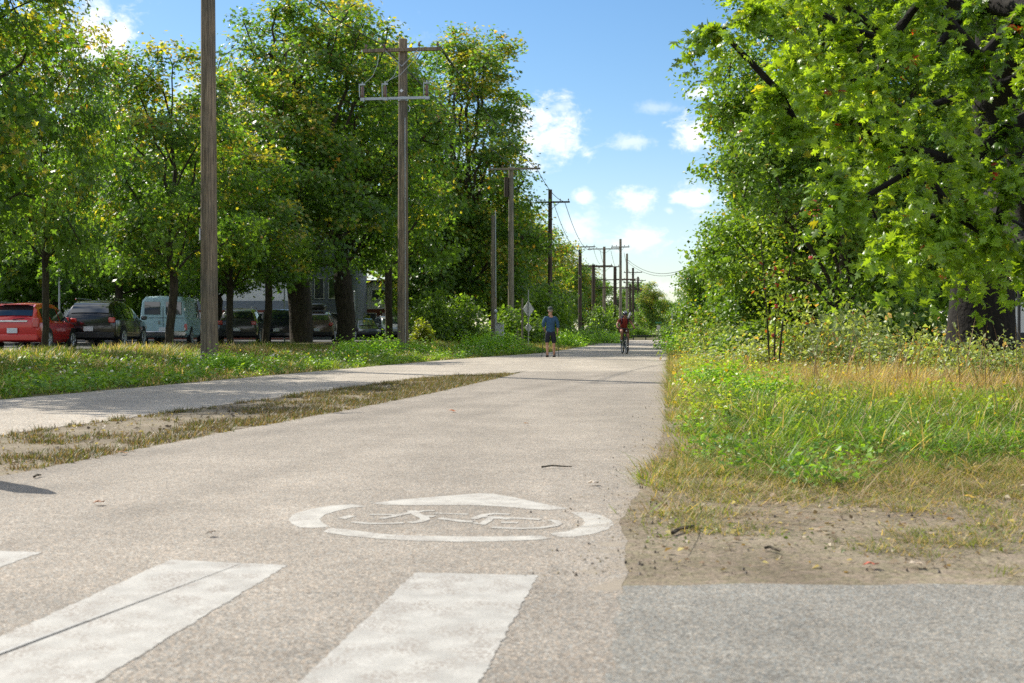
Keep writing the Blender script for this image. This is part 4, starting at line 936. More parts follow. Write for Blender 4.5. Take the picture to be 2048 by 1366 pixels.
fallen(905, 826, .085, (.42, .13, .04), 'orange fallen leaf in the middle of the path', .4)
fallen(1052, 852, .05, (.5, .22, .05), 'small orange fallen leaf right of the middle of the path', 1.4)
fallen(198, 1014, .06, (.40, .18, .09), 'pinkish fallen leaf on the path above the cut-off crosswalk stripe', 2.4)
fallen(422, 1077, .045, (.10, .06, .03), 'dark shrivelled leaf above the crosswalk', 3.4)
fallen(1186, 974, .075, (.72, .62, .5), 'pale curled leaf above the ring marking', 1.9)
fallen(245, 912, .08, (.30, .16, .06), 'brown leaf at the edge of the dirt strip', 1.0)
fallen(1742, 1142, .06, (.45, .10, .05), 'red brown leaf on the dirt near the grey asphalt', 2.0)
fallen(1940, 1003, .06, (.60, .38, .05), 'yellow fallen leaf on the dirt at the right', .2)
fallen(1828, 1140, .07, (.6, .48, .34), 'pale dry leaf on the dirt right of the red brown one', 1.2)
def twig(px0, py0, px1, py1, r, label, lift=.02):
    a = Vector((*PG(px0, py0), lift)); b = Vector((*PG(px1, py1), lift)); d = b - a; m = MB(); c = (a + b) / 2
    pts = [a - c, a + d * .35 - c + Vector((0, .01, .008)), a + d * .7 - c + Vector((0, -.008, .004)), b - c]
    m.tube(pts, [r, r * .9, r * .8, r * .5], 6); o = m.build('twig', M_BARK, None); o.location = c; tag(o, label, 'twig', 'twigs on the ground')
twig(1083, 940, 1144, 939, .006, 'dark twig lying across the path above the ring marking')
twig(1345, 1075, 1388, 1060, .010, 'short stick on the dirt right of the ring marking')
twig(68, 960, 82, 956, .008, 'tiny stick on the path near the left edge')
twig(1530, 1105, 1560, 1112, .007, 'small twig on the dirt above the grey asphalt')
twig(1870, 948, 1960, 955, .007, 'pale bent twig at the foot of the lush grass', .03)

# ---------------------------------------------------------------- utility poles
def brace(mb, a, b, r=.018): mb.tube([a, b], r, 5)
def insulator(parent, p, mat=M_PORC):
    MB().tube([p, p + Vector((0, 0, .06)), p + Vector((0, 0, .07)), p + Vector((0, 0, .13)), p + Vector((0, 0, .14)), p + Vector((0, 0, .19))], [.02, .02, .06, .05, .035, .03], 8).build('insulator', mat, parent)
def pole(px, D, H, r0, r1, mat, label, arms=(), rz=-.13, lean=0.0, group='utility poles along the left side', z=None, name='utility_pole', fancy=False):
    b = wpt(px, D); e = empty(name, b, rz, label, 'utility pole', group)
    pts = [Vector((lean * t * H, 0, H * t - .3 * (t == 0))) for t in np.linspace(0, 1, 9)]
    mb = MB(); mb.tube(pts, [r0 + (r1 - r0) * t for t in np.linspace(0, 1, 9)], 18); mb.build('post', mat, e)
    for (zz, half, off) in arms:
        MB().box((lean * zz + off, -r1 - .06, zz), (2 * half, .11, .13)).build('crossarm', mat, e, True, .008)
        m = MB()
        for s in (-1, 1): brace(m, Vector((lean * zz + off + s * half * .42, -r1 - .13, zz - .03)), Vector((lean * zz, -r1 - .05, zz - .62)))
        m.build('brace', M_METAL if fancy else mat, e)
        for s in (-.92, -.45, .45, .92):
            insulator(e, Vector((lean * zz + off + s * half, -r1 - .06, zz + .065)))
    return e
p1 = pole(419, 31, 12.5, .222, .165, M_POLE, 'thick weathered wooden pole nearest to the camera, cut off by the top edge', ((11.9, 1.3, 0),), lean=-.004)
p2 = pole(806, 46.5, 12.0, .215, .16, M_POLE, 'wooden pole with a crossarm and a metal arm of fuse cutouts', ((11.55, 1.5, 0),), fancy=True)
# metal equipment arm with three fuse cutouts, on pole two
m = MB(); m.box((-.25, -.25, 9.72), (2.65, .06, .10)); m.build('equipment_arm', M_METAL, p2, True, .005)
MB().tube([(0, 0, 9.65), (0, 0, 9.80)], .19, 16).build('pole_band', M_METAL, p2)
for xx in (-1.5, -.62, .98):
    f = MB(); f.tube([(xx, -.30, 9.75), (xx, -.30, 9.82), (xx, -.30, 9.9), (xx, -.30, 10.16), (xx, -.30, 10.2)], [.03, .07, .06, .06, .03], 10); o = f.build('fuse_cutout', M_PORC, p2)
    g = MB(); g.box((xx, -.30, 10.26), (.20, .05, .06)); g.tube([(xx - .10, -.34, 9.78), (xx - .11, -.36, 10.28)], .018, 6); g.tube([(xx, -.3, 10.25), (xx, -.3, 10.36)], .025, 6); g.box((xx, -.28, 9.70), (.16, .10, .12)); g.build('bracket', M_METAL, o)
m = MB()
for a, b_ in (((-1.4, -.36, 10.3), (-.9, -.2, 11.4)), ((-.55, -.36, 10.3), (-.1, -.2, 11.4)), ((1.0, -.36, 10.25), (1.35, -.2, 11.4)), ((-.55, -.36, 10.35), (.6, -.2, 11.4))):
    a, b_ = Vector(a), Vector(b_); m.tube([a, a.lerp(b_, .35) + Vector((.12, 0, -.12)), a.lerp(b_, .7) + Vector((.12, 0, -.05)), b_], .012, 5)
m.build('jumper_wire', M_METAL, p2)
MB().tube([(.13, -.17, .1), (.11, -.15, 9)], .018, 6).build('ground_wire', M_METAL, p2)
MB().box((-.20, -.10, 3.35), (.03, .10, .30)).build('tag_plate', M_PLATE, p1, False)
MB().box((-.02, -.185, 10.02), (.10, .01, .10), Matrix.Rotation(R(45), 3, 'Y')).build('tag_plate', M_PLATE, p2, False)
MB().tube([(.25, -.25, 9.45), (.33, -.25, 9.35), (.28, -.25, 9.2)], .02, 6).build('hook', M_METAL, p2)
p3 = pole(1022, 82, 11.9, .215, .16, M_POLE_G, 'grey wooden pole with one long crossarm and a small can', ((11.75, 1.75, .25),))
MB().tube([(-.30, -.1, 9.9), (-.30, -.1, 11.2)], .15, 12).build('transformer_can', M_POLE_D, p3)
p4 = pole(1100, 95, 11.9, .19, .15, M_POLE_D, 'dark pole with a short crossarm left of the far pole cluster', ((10.9, 1.35, .2),), lean=.001)
pole(1160, 150, 10.9, .25, .20, M_POLE_D, 'very dark pole with a wide crossarm at its top, first of the far cluster', ((11.2, 1.9, 0),))
pole(1187, 152, 9.2, .25, .20, M_POLE_D, 'dark pole behind the first of the far cluster', ((9.0, 2.1, .3),))
pole(1208.5, 158, 11.8, .21, .17, M_POLE, 'slim brown pole with two stacked crossarms', ((11.5, 2.1, 0), (9.2, 2.0, 0)))
pole(1230, 155, 9.1, .25, .20, M_POLE_D, 'dark pole just left of the cyclist', ((7.4, 2.6, 0), (6.4, 2.4, .2)))
pole(1241, 150, 12.2, .20, .15, M_POLE_G, 'tall grey pole carrying the line that crosses the path', ((11.2, 1.1, 0),))
pole(1254, 172, 11.8, .20, .15, M_POLE_G, 'pole right of the tall grey one above the cyclist', ((8.2, 1.8, 0),))
for i, (px, D, H, lab) in enumerate([(1266, 215, 12.0, 'thin far pole over the right shoulder of the cyclist'), (1276, 250, 12.0, 'thin far pole, second right of the cyclist'), (1282, 240, 9.5, 'lower far pole, third right of the cyclist'),
                       (1288, 290, 11.0, 'far pole near the middle of the path end'), (1260, 225, 9.5, 'low far pole directly behind the cyclist'), (1272, 300, 11.5, 'very far pole with crossarm behind the others'), (1281, 340, 12.5, 'farthest pole at the vanishing point')]):
    pole(px, D, H, .24, .19, M_POLE_D, lab, ((H - .8, 1.6, 0), (H - 2.6, 1.6, 0)))
p5 = pole(988, 75, 8.0, .20, .13, M_POLE_G, 'short pole without crossarm behind the pale cabinet', lean=-.006)
MB().tube([(.12, -.14, 3.0), (.10, -.13, 8.3)], .035, 8).build('conduit', M_METAL, p5)
# wires
def wire(a, b, sag, label, r=.022):
    a, b = Vector(a), Vector(b); n = 18; pts = [a.lerp(b, i / n) + Vector((0, 0, -4 * sag * (i / n) * (1 - i / n))) for i in range(n + 1)]
    c = pts[0].copy(); o = MB().tube([p - c for p in pts], r, 5).build('overhead_wire', M_WIRE, None); o.location = c; tag(o, label, 'wire', 'overhead wires')
def W(px, py, D): return (PX(px, D), D, CH + (HY - py) / F * D)
wire(W(770, 95, 46), W(1040, 341, 81.5), .3, 'wire running from the pole with the fuse cutouts to the grey pole, lower one', .02)
wire(W(880, 92, 46), W(1076, 341, 81.5), .35, 'wire from the right crossarm end over the fuse cutouts to the grey pole', .02)
wire((-9.0, 31, 12.2), W(770, 92, 46), .3, 'wire from the nearest pole to the pole with the fuse cutouts', .018)
wire(W(985, 343, 81.5), W(1092, 401, 94.5), .4, 'wire between the grey pole and the dark pole with the short crossarm')
wire(W(1076, 341, 81.5), W(1128, 403, 94.5), .4, 'right wire between the grey pole and the dark pole with the short crossarm')
wire(W(1130, 405, 95), W(1186, 497, 158), 1.4, 'steep wire from the short crossarm down to the far cluster', .024)
wire(W(1106, 402, 95), W(1170, 500, 158), 1.6, 'second steep wire down to the far cluster', .022)
wire(W(1256, 520, 150), W(1372, 537, 120), 1.0, 'upper of the two lines crossing the path to the right hedge', .030)
wire(W(1254, 523, 150), W(1375, 540, 120), 1.1, 'lower of the two lines crossing the path to the right hedge', .026)
for k, (x0, x1) in enumerate(((1187, 1202), (1200, 1212), (1222, 1236), (1248, 1262))):
    wire(W(x0, 496 + k * 3, 156), W(x1 - 2, 528 + k * 6, 182), .4, ('first', 'second', 'third', 'fourth')[k] + ' short wire from the left inside the far pole cluster', .022)

# ---------------------------------------------------------------- signs, posts, cabinet
M_SIGNBACK = simple('sign_back_aluminium', (.62, .62, .60), .5, .3, 6, .1)
sp = empty('road_sign', wpt(1057, 63), 0, 'two diamond road signs seen from behind on one metal post', 'sign')
MB().tube([(0, 0, -.1), (0, 0, 3.05)], .03, 8).build('post', M_METAL, sp); 
for zz, s_, rzz in ((2.05, .62, R(48)), (1.10, .36, R(38))):
    m = MB(); Rm = Matrix.Rotation(rzz, 3, 'Z') @ Matrix.Rotation(R(45), 3, 'Y'); m.box((0, .045, zz), (s_, .008, s_), Rm); m.build('sign_panel', M_SIGNBACK, sp, True, .002)
stk = empty('wooden_stake', wpt(1044.5, 66), 0, 'thin weathered stake left of the diamond sign backs', 'post'); MB().tube([(0, 0, -.1), (0, 0, 2.7)], [.06, .05], 8).build('post', M_POLE_G, stk)
stk = empty('wooden_stake', wpt(1037, 68), 0, 'short leaning stub beside the grey pole', 'post'); MB().tube([(0, 0, -.1), (-.08, 0, 1.1)], [.06, .05], 8).build('post', M_POLE_G, stk)
cab = empty('utility_cabinet', wpt(999, 72), R(-8), 'pale grey utility cabinet in front of the short pole', 'cabinet')
MB().box((0, 0, .80), (.48, .35, 1.15)).build('housing', simple('cabinet_grey', (.50, .52, .50), .6), cab, True, .012)
MB().box((0, -.02, 1.395), (.54, .42, .04)).build('lid', M_METAL, cab, True, .01); MB().box((.0, -.18, 1.25), (.06, .012, .05)).build('latch', M_METAL, cab); MB().box((0, -.18, .75), (.42, .01, .98)).build('door', simple('cabinet_door', (.55, .57, .55), .6), cab, True, .004)
mt = empty('meter_post', wpt(991, 71.5), 0, 'metal conduit post with a round cap left of the cabinet', 'post')
MB().tube([(0, 0, -.1), (0, 0, 1.9)], .055, 10).build('post', M_METAL, mt); MB().ball((0, 0, 2.05), (.11, .11, .16)).build('cap', M_METAL, mt)
for px, D, H, lab in ((119, 52, 3.6, 'thin grey post between the red hatchback and the black car'), (709, 80, 3.2, 'grey sign post right of the forked maple'), (569, 70, 3.5, 'thin grey post behind the dark minivan')):
    q = empty('metal_post', wpt(px, D), 0, lab, 'post', 'thin metal posts in the car park'); MB().tube([(0, 0, -.1), (0, 0, H)], .045, 8).build('post', M_METAL, q); MB().ball((0, 0, H), .06, 8, 5).build('cap', M_METAL, q)
bo = empty('bollard', (-3.50, 7.72, 0), 0, 'wooden bollard just outside the left edge that throws the short shadow', 'bollard')
MB().tube([(0, 0, -.1), (0, 0, .85), (.03, 0, 1.02)], [.11, .10, .03], 12).build('post', M_POLE_G, bo); MB().tube([(0, 0, .6), (0, 0, .68)], .113, 12).build('band', M_PLATE, bo)
# far barrier at the end of the path
bar_ = empty('barrier', (PX(1305, 128), 128, 0), 0, 'low dark barrier across the far end of the path', 'barrier')
MB().box((0, 0, .42), (4.4, .12, .14)).build('rail', M_DARKTRIM, bar_, True, .01)
for s in (-2.0, -.7, .7, 2.0): MB().box((s, 0, .2), (.12, .10, .42)).build('post', M_DARKTRIM, bar_)
ss = empty('street_name_sign', (PX(1317, 127), 127, 0), 0, 'small green street sign on a thin post at the path end', 'sign')
MB().tube([(0, 0, 0), (0, 0, 1.9)], .03, 6).build('post', M_METAL, ss); MB().box((0, -.03, 1.8), (.6, .03, .18)).build('sign_panel', simple('sign_green', (.05, .25, .12), .5), ss); MB().box((0, -.03, 1.3), (.35, .03, .45)).build('notice_panel', M_SIGNBACK, ss)
fp = empty('metal_post', (PX(1344, 118), 118, 0), 0, 'tall thin post at the right end of the barrier', 'post'); MB().tube([(0, 0, 0), (0, 0, 2.6)], .05, 6).build('post', M_METAL, fp); MB().ball((0, 0, 2.6), .06, 8, 5).build('cap', M_METAL, fp)

# ---------------------------------------------------------------- buildings
M_WALLW = simple('pale_cladding', (.80, .80, .78), .8, 0, 1.5, .06); M_WALLG = simple('grey_cladding', (.22, .25, .29), .8, 0, 1.5, .08)
M_BRICKC = ramp_mat('red_brick', [(3, 5, [(.35, (.16, .05, .035)), (.65, (.26, .09, .06))], 'MIX', 1, (1, 1, 1)), (40, 2, [(.4, (.8, .8, .8)), (.6, (1.1, 1.1, 1.1))], 'MULTIPLY', .6, (1, 1, 4))], .9)
def building(name, x0, x1, D, depth, H, label, layers, wins, win_m=M_GLASS):
    """box building facing the camera; layers: (z0,z1,mat,name); wins: (xc,zc,w,h)"""
    e = empty(name, ((x0 + x1) / 2, D, .3), 0, label, 'building'); wd = x1 - x0
    for k, (z0, z1, mat, nm) in enumerate(layers):
        MB().box((0, depth / 2 + .02 * k, (z0 + z1) / 2), (wd - .02 * k, depth, z1 - z0)).build(nm, mat, e, False)
    MB().box((0, depth / 2, H + .1), (wd + .5, depth + .5, .2)).build('roof', M_DARKTRIM, e, False)
    for (xc, zz, ww, hh) in wins:
        f = MB()
        for sx in (-1, 1): f.box((xc + sx * (ww / 2 + .03), -.03, zz), (.06, .10, hh + .12))
        for sz in (-1, 1): f.box((xc, -.03, zz + sz * (hh / 2 + .03)), (ww, .09, .06))
        o = f.build('window', M_WALLW, e, False); MB().box((xc, -.005, zz), (ww, .04, hh)).build('pane', win_m, o, False)
    return e
x0, x1 = PX(448, 92), PX(590, 92)
building('building', x0 - 6, x1, 92, 12, 9, 'pale building with a brick base behind the parked cars', [(0, 2.2, M_BRICKC, 'brick_base'), (2.2, 2.9, M_WALLG, 'grey_band'), (2.9, 9, M_WALLW, 'wall')],
         [(-5.3 + 1.6 * k, 1.3, 1.3, 1.3) for k in range(7)] + [(-4.5 + 2.6 * k, 5.2, 1.2, 1.5) for k in range(4)])
x0, x1 = PX(592, 100), PX(705, 100)
building('building', x0, x1, 100, 10, 8.5, 'slate grey building with white framed windows between the big trunks', [(0, 8.5, M_WALLG, 'wall')], [(-1.5, 4.1, .7, 1.6), (-.4, 4.1, .7, 1.6), (.8, 4.1, .8, 1.6), (-1.2, 1.3, 1.3, 1.5), (1.0, 1.3, 1.3, 1.5)])
x0, x1 = PX(707, 110), PX(815, 110)
building('building', x0, x1, 110, 10, 5.0, 'low pale building with brick corner behind the far parked cars', [(0, 2.6, M_BRICKC, 'brick_base'), (2.6, 5, M_WALLW, 'wall')], [(-1.0, 1.4, 1.2, 1.6), (.8, 1.4, 1.2, 1.6), (0, 3.9, 1.5, .8)])
building('building', PX(-60, 78), PX(82, 78), 78, 14, 14, 'tall pale building glimpsed through the leaves at the far left', [(0, 14, M_WALLW, 'wall')], [(-1.2 + 1.6 * i, 2 + 2.7 * k, 1.0, 1.3) for i in range(3) for k in range(4)])
building('building', PX(1975, 60), PX(2300, 60), 60, 12, 2.75, 'low white building at the right edge behind the oak trunk', [(.0, .55, M_DARKTRIM, 'plinth'), (.55, 2.75, M_WALLW, 'wall')], [(3.5, 1.7, 1.2, .8)])
fence = empty('fence_post', wpt(2038, 26), 0, 'dark metal fence post in front of the low white building', 'post'); MB().tube([(0, 0, -.1), (0, 0, 2.0)], .035, 8).build('post', M_DARKTRIM, fence); MB().ball((0, 0, 2.02), .05, 8, 5).build('cap', M_DARKTRIM, fence)

# ---------------------------------------------------------------- cars
SHAPES = {  # stations from the rear to the nose: (x, z bottom, z belt, z top, half width, half width top)
 'hatch': [(0, .42, .86, .98, .74, .66), (.05, .30, .90, 1.05, .82, .70), (.25, .26, .92, 1.38, .84, .66), (.55, .26, .92, 1.47, .845, .62), (1.3, .24, .91, 1.52, .85, .62), (2.1, .24, .90, 1.49, .85, .62), (2.6, .24, .89, 1.36, .85, .63), (3.15, .26, .88, .98, .84, .70), (3.6, .28, .80, .86, .82, .72), (3.92, .32, .66, .74, .74, .64), (4.0, .42, .58, .64, .62, .52)],
 'suv': [(0, .50, .98, 1.08, .80, .72), (.06, .36, 1.02, 1.20, .90, .78), (.30, .30, 1.04, 1.52, .93, .70), (.7, .30, 1.04, 1.66, .935, .68), (1.6, .30, 1.03, 1.70, .94, .68), (2.5, .30, 1.02, 1.66, .94, .68), (3.05, .30, 1.02, 1.50, .94, .69), (3.6, .32, 1.00, 1.10, .93, .80), (4.2, .34, .93, 1.00, .90, .80), (4.6, .38, .80, .88, .82, .72), (4.7, .48, .70, .76, .70, .60)],
 'minivan': [(0, .48, .98, 1.06, .84, .76), (.06, .34, 1.02, 1.20, .94, .80), (.22, .28, 1.03, 1.66, .96, .74), (.6, .28, 1.03, 1.74, .965, .73), (1.8, .26, 1.01, 1.76, .97, .73), (2.9, .26, .99, 1.70, .97, .72), (3.6, .28, .97, 1.42, .96, .72), (4.2, .30, .93, 1.02, .95, .80), (4.7, .34, .80, .88, .88, .78), (4.95, .44, .66, .74, .74, .62)],
 'van': [(0, .46, 1.10, 1.90, .92, .80), (.06, .40, 1.12, 1.98, .97, .83), (.25, .36, 1.12, 2.02, .98, .84), (1.5, .34, 1.12, 2.04, .985, .85), (3.0, .34, 1.11, 2.03, .985, .85), (3.5, .34, 1.10, 1.96, .98, .84), (4.05, .34, 1.08, 1.24, .97, .86), (4.5, .36, .98, 1.08, .95, .86), (4.78, .40, .90, .98, .90, .80), (4.85, .50, .80, .84, .82, .74)],
}
def section(st):
    x, zb, zt, zr, wb, wr = st
    half = [(0, zb), (wb * .86, zb), (wb * .98, zb + .12), (wb * 1.0, (zb + zt) / 2 + .05), (wb * .975, zt - .02), (wb * .94, zt + .015), (wr * 1.0, zr - (zr - zt) * .16 - .01), (wr * .86, zr), (0, zr + .03)]
    full = [(-y, z) for y, z in half] + [(y, z) for y, z in half[-2:0:-1]]
    return [(y, -x0_, z) for (y, z), x0_ in ((p, x) for p in full)]
def car(shape, px, D, heading, paint, label, facing=False, box=False, lights='rear', plate=True, wiper=True, antenna=False, dz=0.0):
    st = SHAPES[shape]; p = wpt(px, D, dz); p.z = max(p.z, .306)
    e = empty('parked_car' if shape != 'van' else 'parked_van', p, 0, label, 'car' if shape != 'van' else 'van', 'vehicles in the car park')
    L_ = st[-1][0]; e.rotation_euler = (0, 0, R(heading) + (math.pi if facing else 0) + math.pi)
    # local frame: rear at y=0, nose at y=-L (flipped by the rotation above so that the nose points away)
    if facing: e.location.y += 0
    mb = MB(); n = 16
    secs = [section(s) for s in st]
    for s in secs: mb.v += s
    for i in range(len(secs) - 1):
        for k in range(n): mb.f.append((i * n + k, i * n + (k + 1) % n, (i + 1) * n + (k + 1) % n, (i + 1) * n + k))
    mb.f.append(tuple(range(n))); mb.f.append(tuple((len(secs) - 1) * n + k for k in range(n))[::-1])
    b = mb.build('body', paint, e); m_ = b.modifiers.new('b', 'BEVEL'); m_.width = .02; m_.segments = 2; m_.limit_method = 'ANGLE'; m_.angle_limit = R(30)
    S_ = lambda x: tuple(np.interp(x, [s[0] for s in st], [s[k] for s in st]) for k in range(1, 6))
    def side_pt(x, t, sd, off=.012):
        zb, zt, zr, wb, wr = S_(x); z0, z1 = zt + .015, zr - (zr - zt) * .16 - .01; y0, y1 = wb * .94, wr
        return (sd * (y0 + (y1 - y0) * t + off), -x, z0 + (z1 - z0) * t)
    cab0 = 2; top = max(s[3] for s in st)
    ws = [i for i in range(3, len(st)) if st[i][3] < top - .35][0]   # first station past the windscreen
    xa, xb = st[2][0] + .12, st[ws - 1][0] + (st[ws][0] - st[ws - 1][0]) * .72
    cuts = [xa, xa + (xb - xa) * .28, xa + (xb - xa) * .62, xb] if shape != 'van' else [xb - 1.25, xb - .62, xb]
    for sd in (-1, 1):
        for a, c in zip(cuts, cuts[1:]):
            g = MB(); a2, c2 = a + .05, c - .05; nn = 5; vs = []
            for k in range(nn + 1):
                x = a2 + (c2 - a2) * k / nn; vs += [side_pt(x, .08, sd), side_pt(x, .93, sd)]
            g.add(vs, [(2 * k, 2 * k + 1, 2 * k + 3, 2 * k + 2) for k in range(nn)]); g.build('side_window', M_GLASS, e)
    # windscreen and rear window as sheets a little proud of the body
    def cross(x, z_t, half, off):
        return [(-half, -x + off, z_t), (-half * .5, -x + off * 1.0, z_t), (half * .5, -x + off, z_t), (half, -x + off, z_t)]
    def sheet(name, xlo, xhi, out, wk=.90, mat=M_GLASS, lo=None):
        g = MB(); nn = 4; vs = []
        for k in range(nn + 1):
            x = xlo + (xhi - xlo) * k / nn; zb, zt, zr, wb, wr = S_(x); zr += .022; x += .02 * out * -1 * 0 - (.018 if out < 0 else -.018)
            vs += [(-wr * .84, -x, zr + .012), (-wr * .4, -x, zr + .026), (wr * .4, -x, zr + .026), (wr * .84, -x, zr + .012)]
        g.add(vs, [(4 * k + j, 4 * k + j + 1, 4 * k + j + 5, 4 * k + j + 4) for k in range(nn) for j in range(3)]); return g.build(name, mat, e)
    sheet('windscreen', st[ws][0] - .03, st[ws - 1][0] + .02, 1)
    if shape == 'van':
        zt = 1.16
        for s in (-1, 1): MB().box((s * .42, .012, 1.55), (.62, .03, .52)).build('rear_window', M_GLASS, e, True, .008)
        dr = MB().box((0, .012, 1.05), (.014, .01, 1.15)); dr.box((0, .012, 1.16), (1.6, .012, .012)); dr.build('door_seam', M_DARKTRIM, e)
        MB().box((.16, .03, .98), (.05, .03, .14)).build('door_handle', M_CHROME, e)
        for z in (.7, 1.5): MB().box((-.86, .02, z), (.05, .04, .10)).build('hinge', M_CHROME, e)
    else:
        sheet('rear_window', st[1][0] + .01, st[2][0] + (st[3][0] - st[2][0]) * .25, -1)
    zb, zt, zr, wb, wr = S_(.06)
    MB().box((0, .03, zb + .12), (wb * 1.9, .10, .20)).build('rear_bumper', M_CHROME if shape == 'van' else (M_DARKTRIM if shape == 'suv' else paint), e, True, .03)
    for s in (-1, 1):
        if shape == 'van': MB().box((s * .90, .005, .78), (.12, .04, .26)).build('tail_light', M_TAIL, e, True, .01)
        else: MB().box((s * wb * .86, .0, zt - .02), (.22, .12, .18 if shape != 'hatch' else .30)).build('tail_light', M_TAIL, e, True, .03)
        xn = st[-2][0]; z_, zt_, zr_, wb_, wr_ = S_(xn - .08); MB().box((s * wb_ * .82, -xn + .02, zt_ - .04), (.32, .16, .14)).build('head_light', M_LAMPW, e, True, .04)
        xm = st[ws - 1][0] + (st[ws][0] - st[ws - 1][0]) * .6; zb2, zt2, zr2, wb2, wr2 = S_(xm); MB().box((s * (wb2 + .10), -xm, zt2 + .10), (.20, .12, .14)).build('mirror', paint if shape != 'van' else M_CHROME, e, True, .03)
    z_, zt_, zr_, wb_, wr_ = S_(st[-2][0]); MB().box((0, -st[-1][0] + .03, z_ + .14), (wb_ * 1.2, .10, .16)).build('grille', M_DARKTRIM, e, True, .02)
    MB().box((0, .075 if shape != 'van' else .025, zb + (.34 if shape != 'van' else .30)), (.32, .02, .16)).build('licence_plate', M_PLATE, e, False)
    if shape == 'hatch':
        MB().box((0, .0, .93), (.9, .05, .06)).build('trim_strip', M_CHROME, e, True, .015); MB().tube([(.0, .03, .985), (-.35, -.02, 1.03)], .012, 5).build('wiper', M_DARKTRIM, e)
        MB().box((0, -.20, 1.46), (1.1, .26, .03)).build('spoiler', paint, e, True, .01)
    if antenna: MB().tube([(0, -.5, 1.5), (0, -.42, 1.62)], .01, 5).build('antenna', M_DARKTRIM, e)
    if shape in ('suv', 'minivan'):
        for s in (-1, 1): MB().tube([(s * .60, -.5, top + .02), (s * .60, -.6, top + .06), (s * .60, -2.3, top + .06), (s * .60, -2.4, top + .0)], .018, 6).build('roof_rail', M_CHROME, e)
    if box:
        q = MB(); q.box((0, -1.5, top + .28), (.85, 2.0, .34)); o = q.build('roof_box', simple('roof_box_black', (.03, .03, .032), .3, coat=.5), e); bv = o.modifiers.new('b', 'BEVEL'); bv.width = .12; bv.segments = 3
    rw = .33 if shape in ('hatch',) else .37
    for wx in (.20 * L_, .80 * L_):
        for s in (-1, 1):
            zb2, zt2, zr2, wb2, wr2 = S_(wx)
            a = MB(); a.tube([(s * (wb2 * 1.0 - .14), -wx, rw + .01), (s * (wb2 + .006), -wx, rw + .01)], rw + .07, 22); a.build('wheel_arch', M_BLACK, e)
            t = MB(); t.torus((s * (wb2 - .075), -wx, rw), rw - .075, .085, 'x', 26, 8); t.tube([(s * (wb2 - .12), -wx, rw), (s * (wb2 + .012), -wx, rw)], rw - .07, 22); wo = t.build('wheel', M_BLACK, e)
            h = MB()
            for k in range(5):
                a_ = k * 2 * math.pi / 5; h.tube([(s * (wb2 + .022), -wx, rw), (s * (wb2 + .018), -wx + (rw - .12) * math.cos(a_), rw + (rw - .12) * math.sin(a_))], [.05, .028], 6)
            h.torus((s * (wb2 + .012), -wx, rw), rw - .115, .022, 'x', 22, 6); h.build('rim', M_METAL, wo)
    return e
paint = lambda n, c, met=.2: simple(n, c, .28, met, 3, .04, coat=.9)
car('hatch', 26, 38.5, 2, paint('paint_red', (.62, .02, .015)), 'red hatchback parked behind the slender maple at the far left', antenna=True)
car('suv', 178, 42, 3, paint('paint_black', (.004, .0045, .006), .0), 'black car parked right of the red hatchback')
car('van', 326, 49.5, 6, simple('paint_pale_blue', (.42, .60, .64), .4, 0, 5, .1), 'old pale blue van with two square rear windows')
car('suv', 474, 57, 5, paint('paint_dark_grey', (.05, .052, .055)), 'dark grey car with red tail lights right of the thick near pole')
car('minivan', 553, 63, 4, paint('paint_navy', (.02, .025, .035)), 'dark minivan left of the thick leaning maple trunk')
car('suv', 634, 68, 6, paint('paint_bronze', (.16, .12, .09)), 'brown car with a black roof box between the two big maple trunks', box=True)
car('suv', 16, 47, 3, paint('paint_blue_grey', (.08, .11, .16)), 'blue grey car whose roof shows above the red hatchback')
car('hatch', 718, 90, 18, paint('paint_ink', (.03, .035, .045)), 'dark small car facing the camera right of the forked maple', facing=True)
car('suv', 764, 92, 18, paint('paint_silver', (.35, .37, .38)), 'silver car facing the camera beside the small dark one', facing=True)
car('minivan', 806, 96, 12, paint('paint_green', (.05, .09, .07)), 'dark green van half hidden by the pole with the insulators', facing=True)
car('hatch', 846, 96, 10, paint('paint_white', (.7, .7, .7)), 'white car half hidden by leaves right of the pole with the insulators', facing=True)
o = car('suv', 1876, 36, 75, paint('paint_black2', (.015, .016, .02)), 'dark vehicle half hidden behind the hedge left of the oak trunk'); o.location.z = GZ(o.location.x, o.location.y)

# ---------------------------------------------------------------- people
M_SKIN = simple('skin', (.50, .27, .18), .55, 0, 12, .08); M_SKIN2 = simple('skin_tan', (.42, .20, .12), .55, 0, 12, .08)
def skin_obj(name, verts, edges, mat, parent, sub=2, roots=(0,)):
    me = bpy.data.meshes.new(name); me.from_pydata([v[:3] for v in verts], edges, []); me.materials.append(mat)
    o = bpy.data.objects.new(name, me); COL.objects.link(o); o.parent = parent
    s = o.modifiers.new('skin', 'SKIN'); s.use_smooth_shade = True; s.branch_smoothing = .6
    lay = me.skin_vertices[0] if me.skin_vertices else None
    if lay is None:
        bm = bmesh.new(); bm.from_mesh(me); bm.verts.layers.skin.verify(); bm.to_mesh(me); bm.free(); lay = me.skin_vertices[0]
    for i, v in enumerate(verts):
        r = v[3]; lay.data[i].radius = (r, r) if not hasattr(r, '__len__') else r; lay.data[i].use_root = i in roots
    sb = o.modifiers.new('sub', 'SUBSURF'); sb.levels = sub; sb.render_levels = sub
    return o
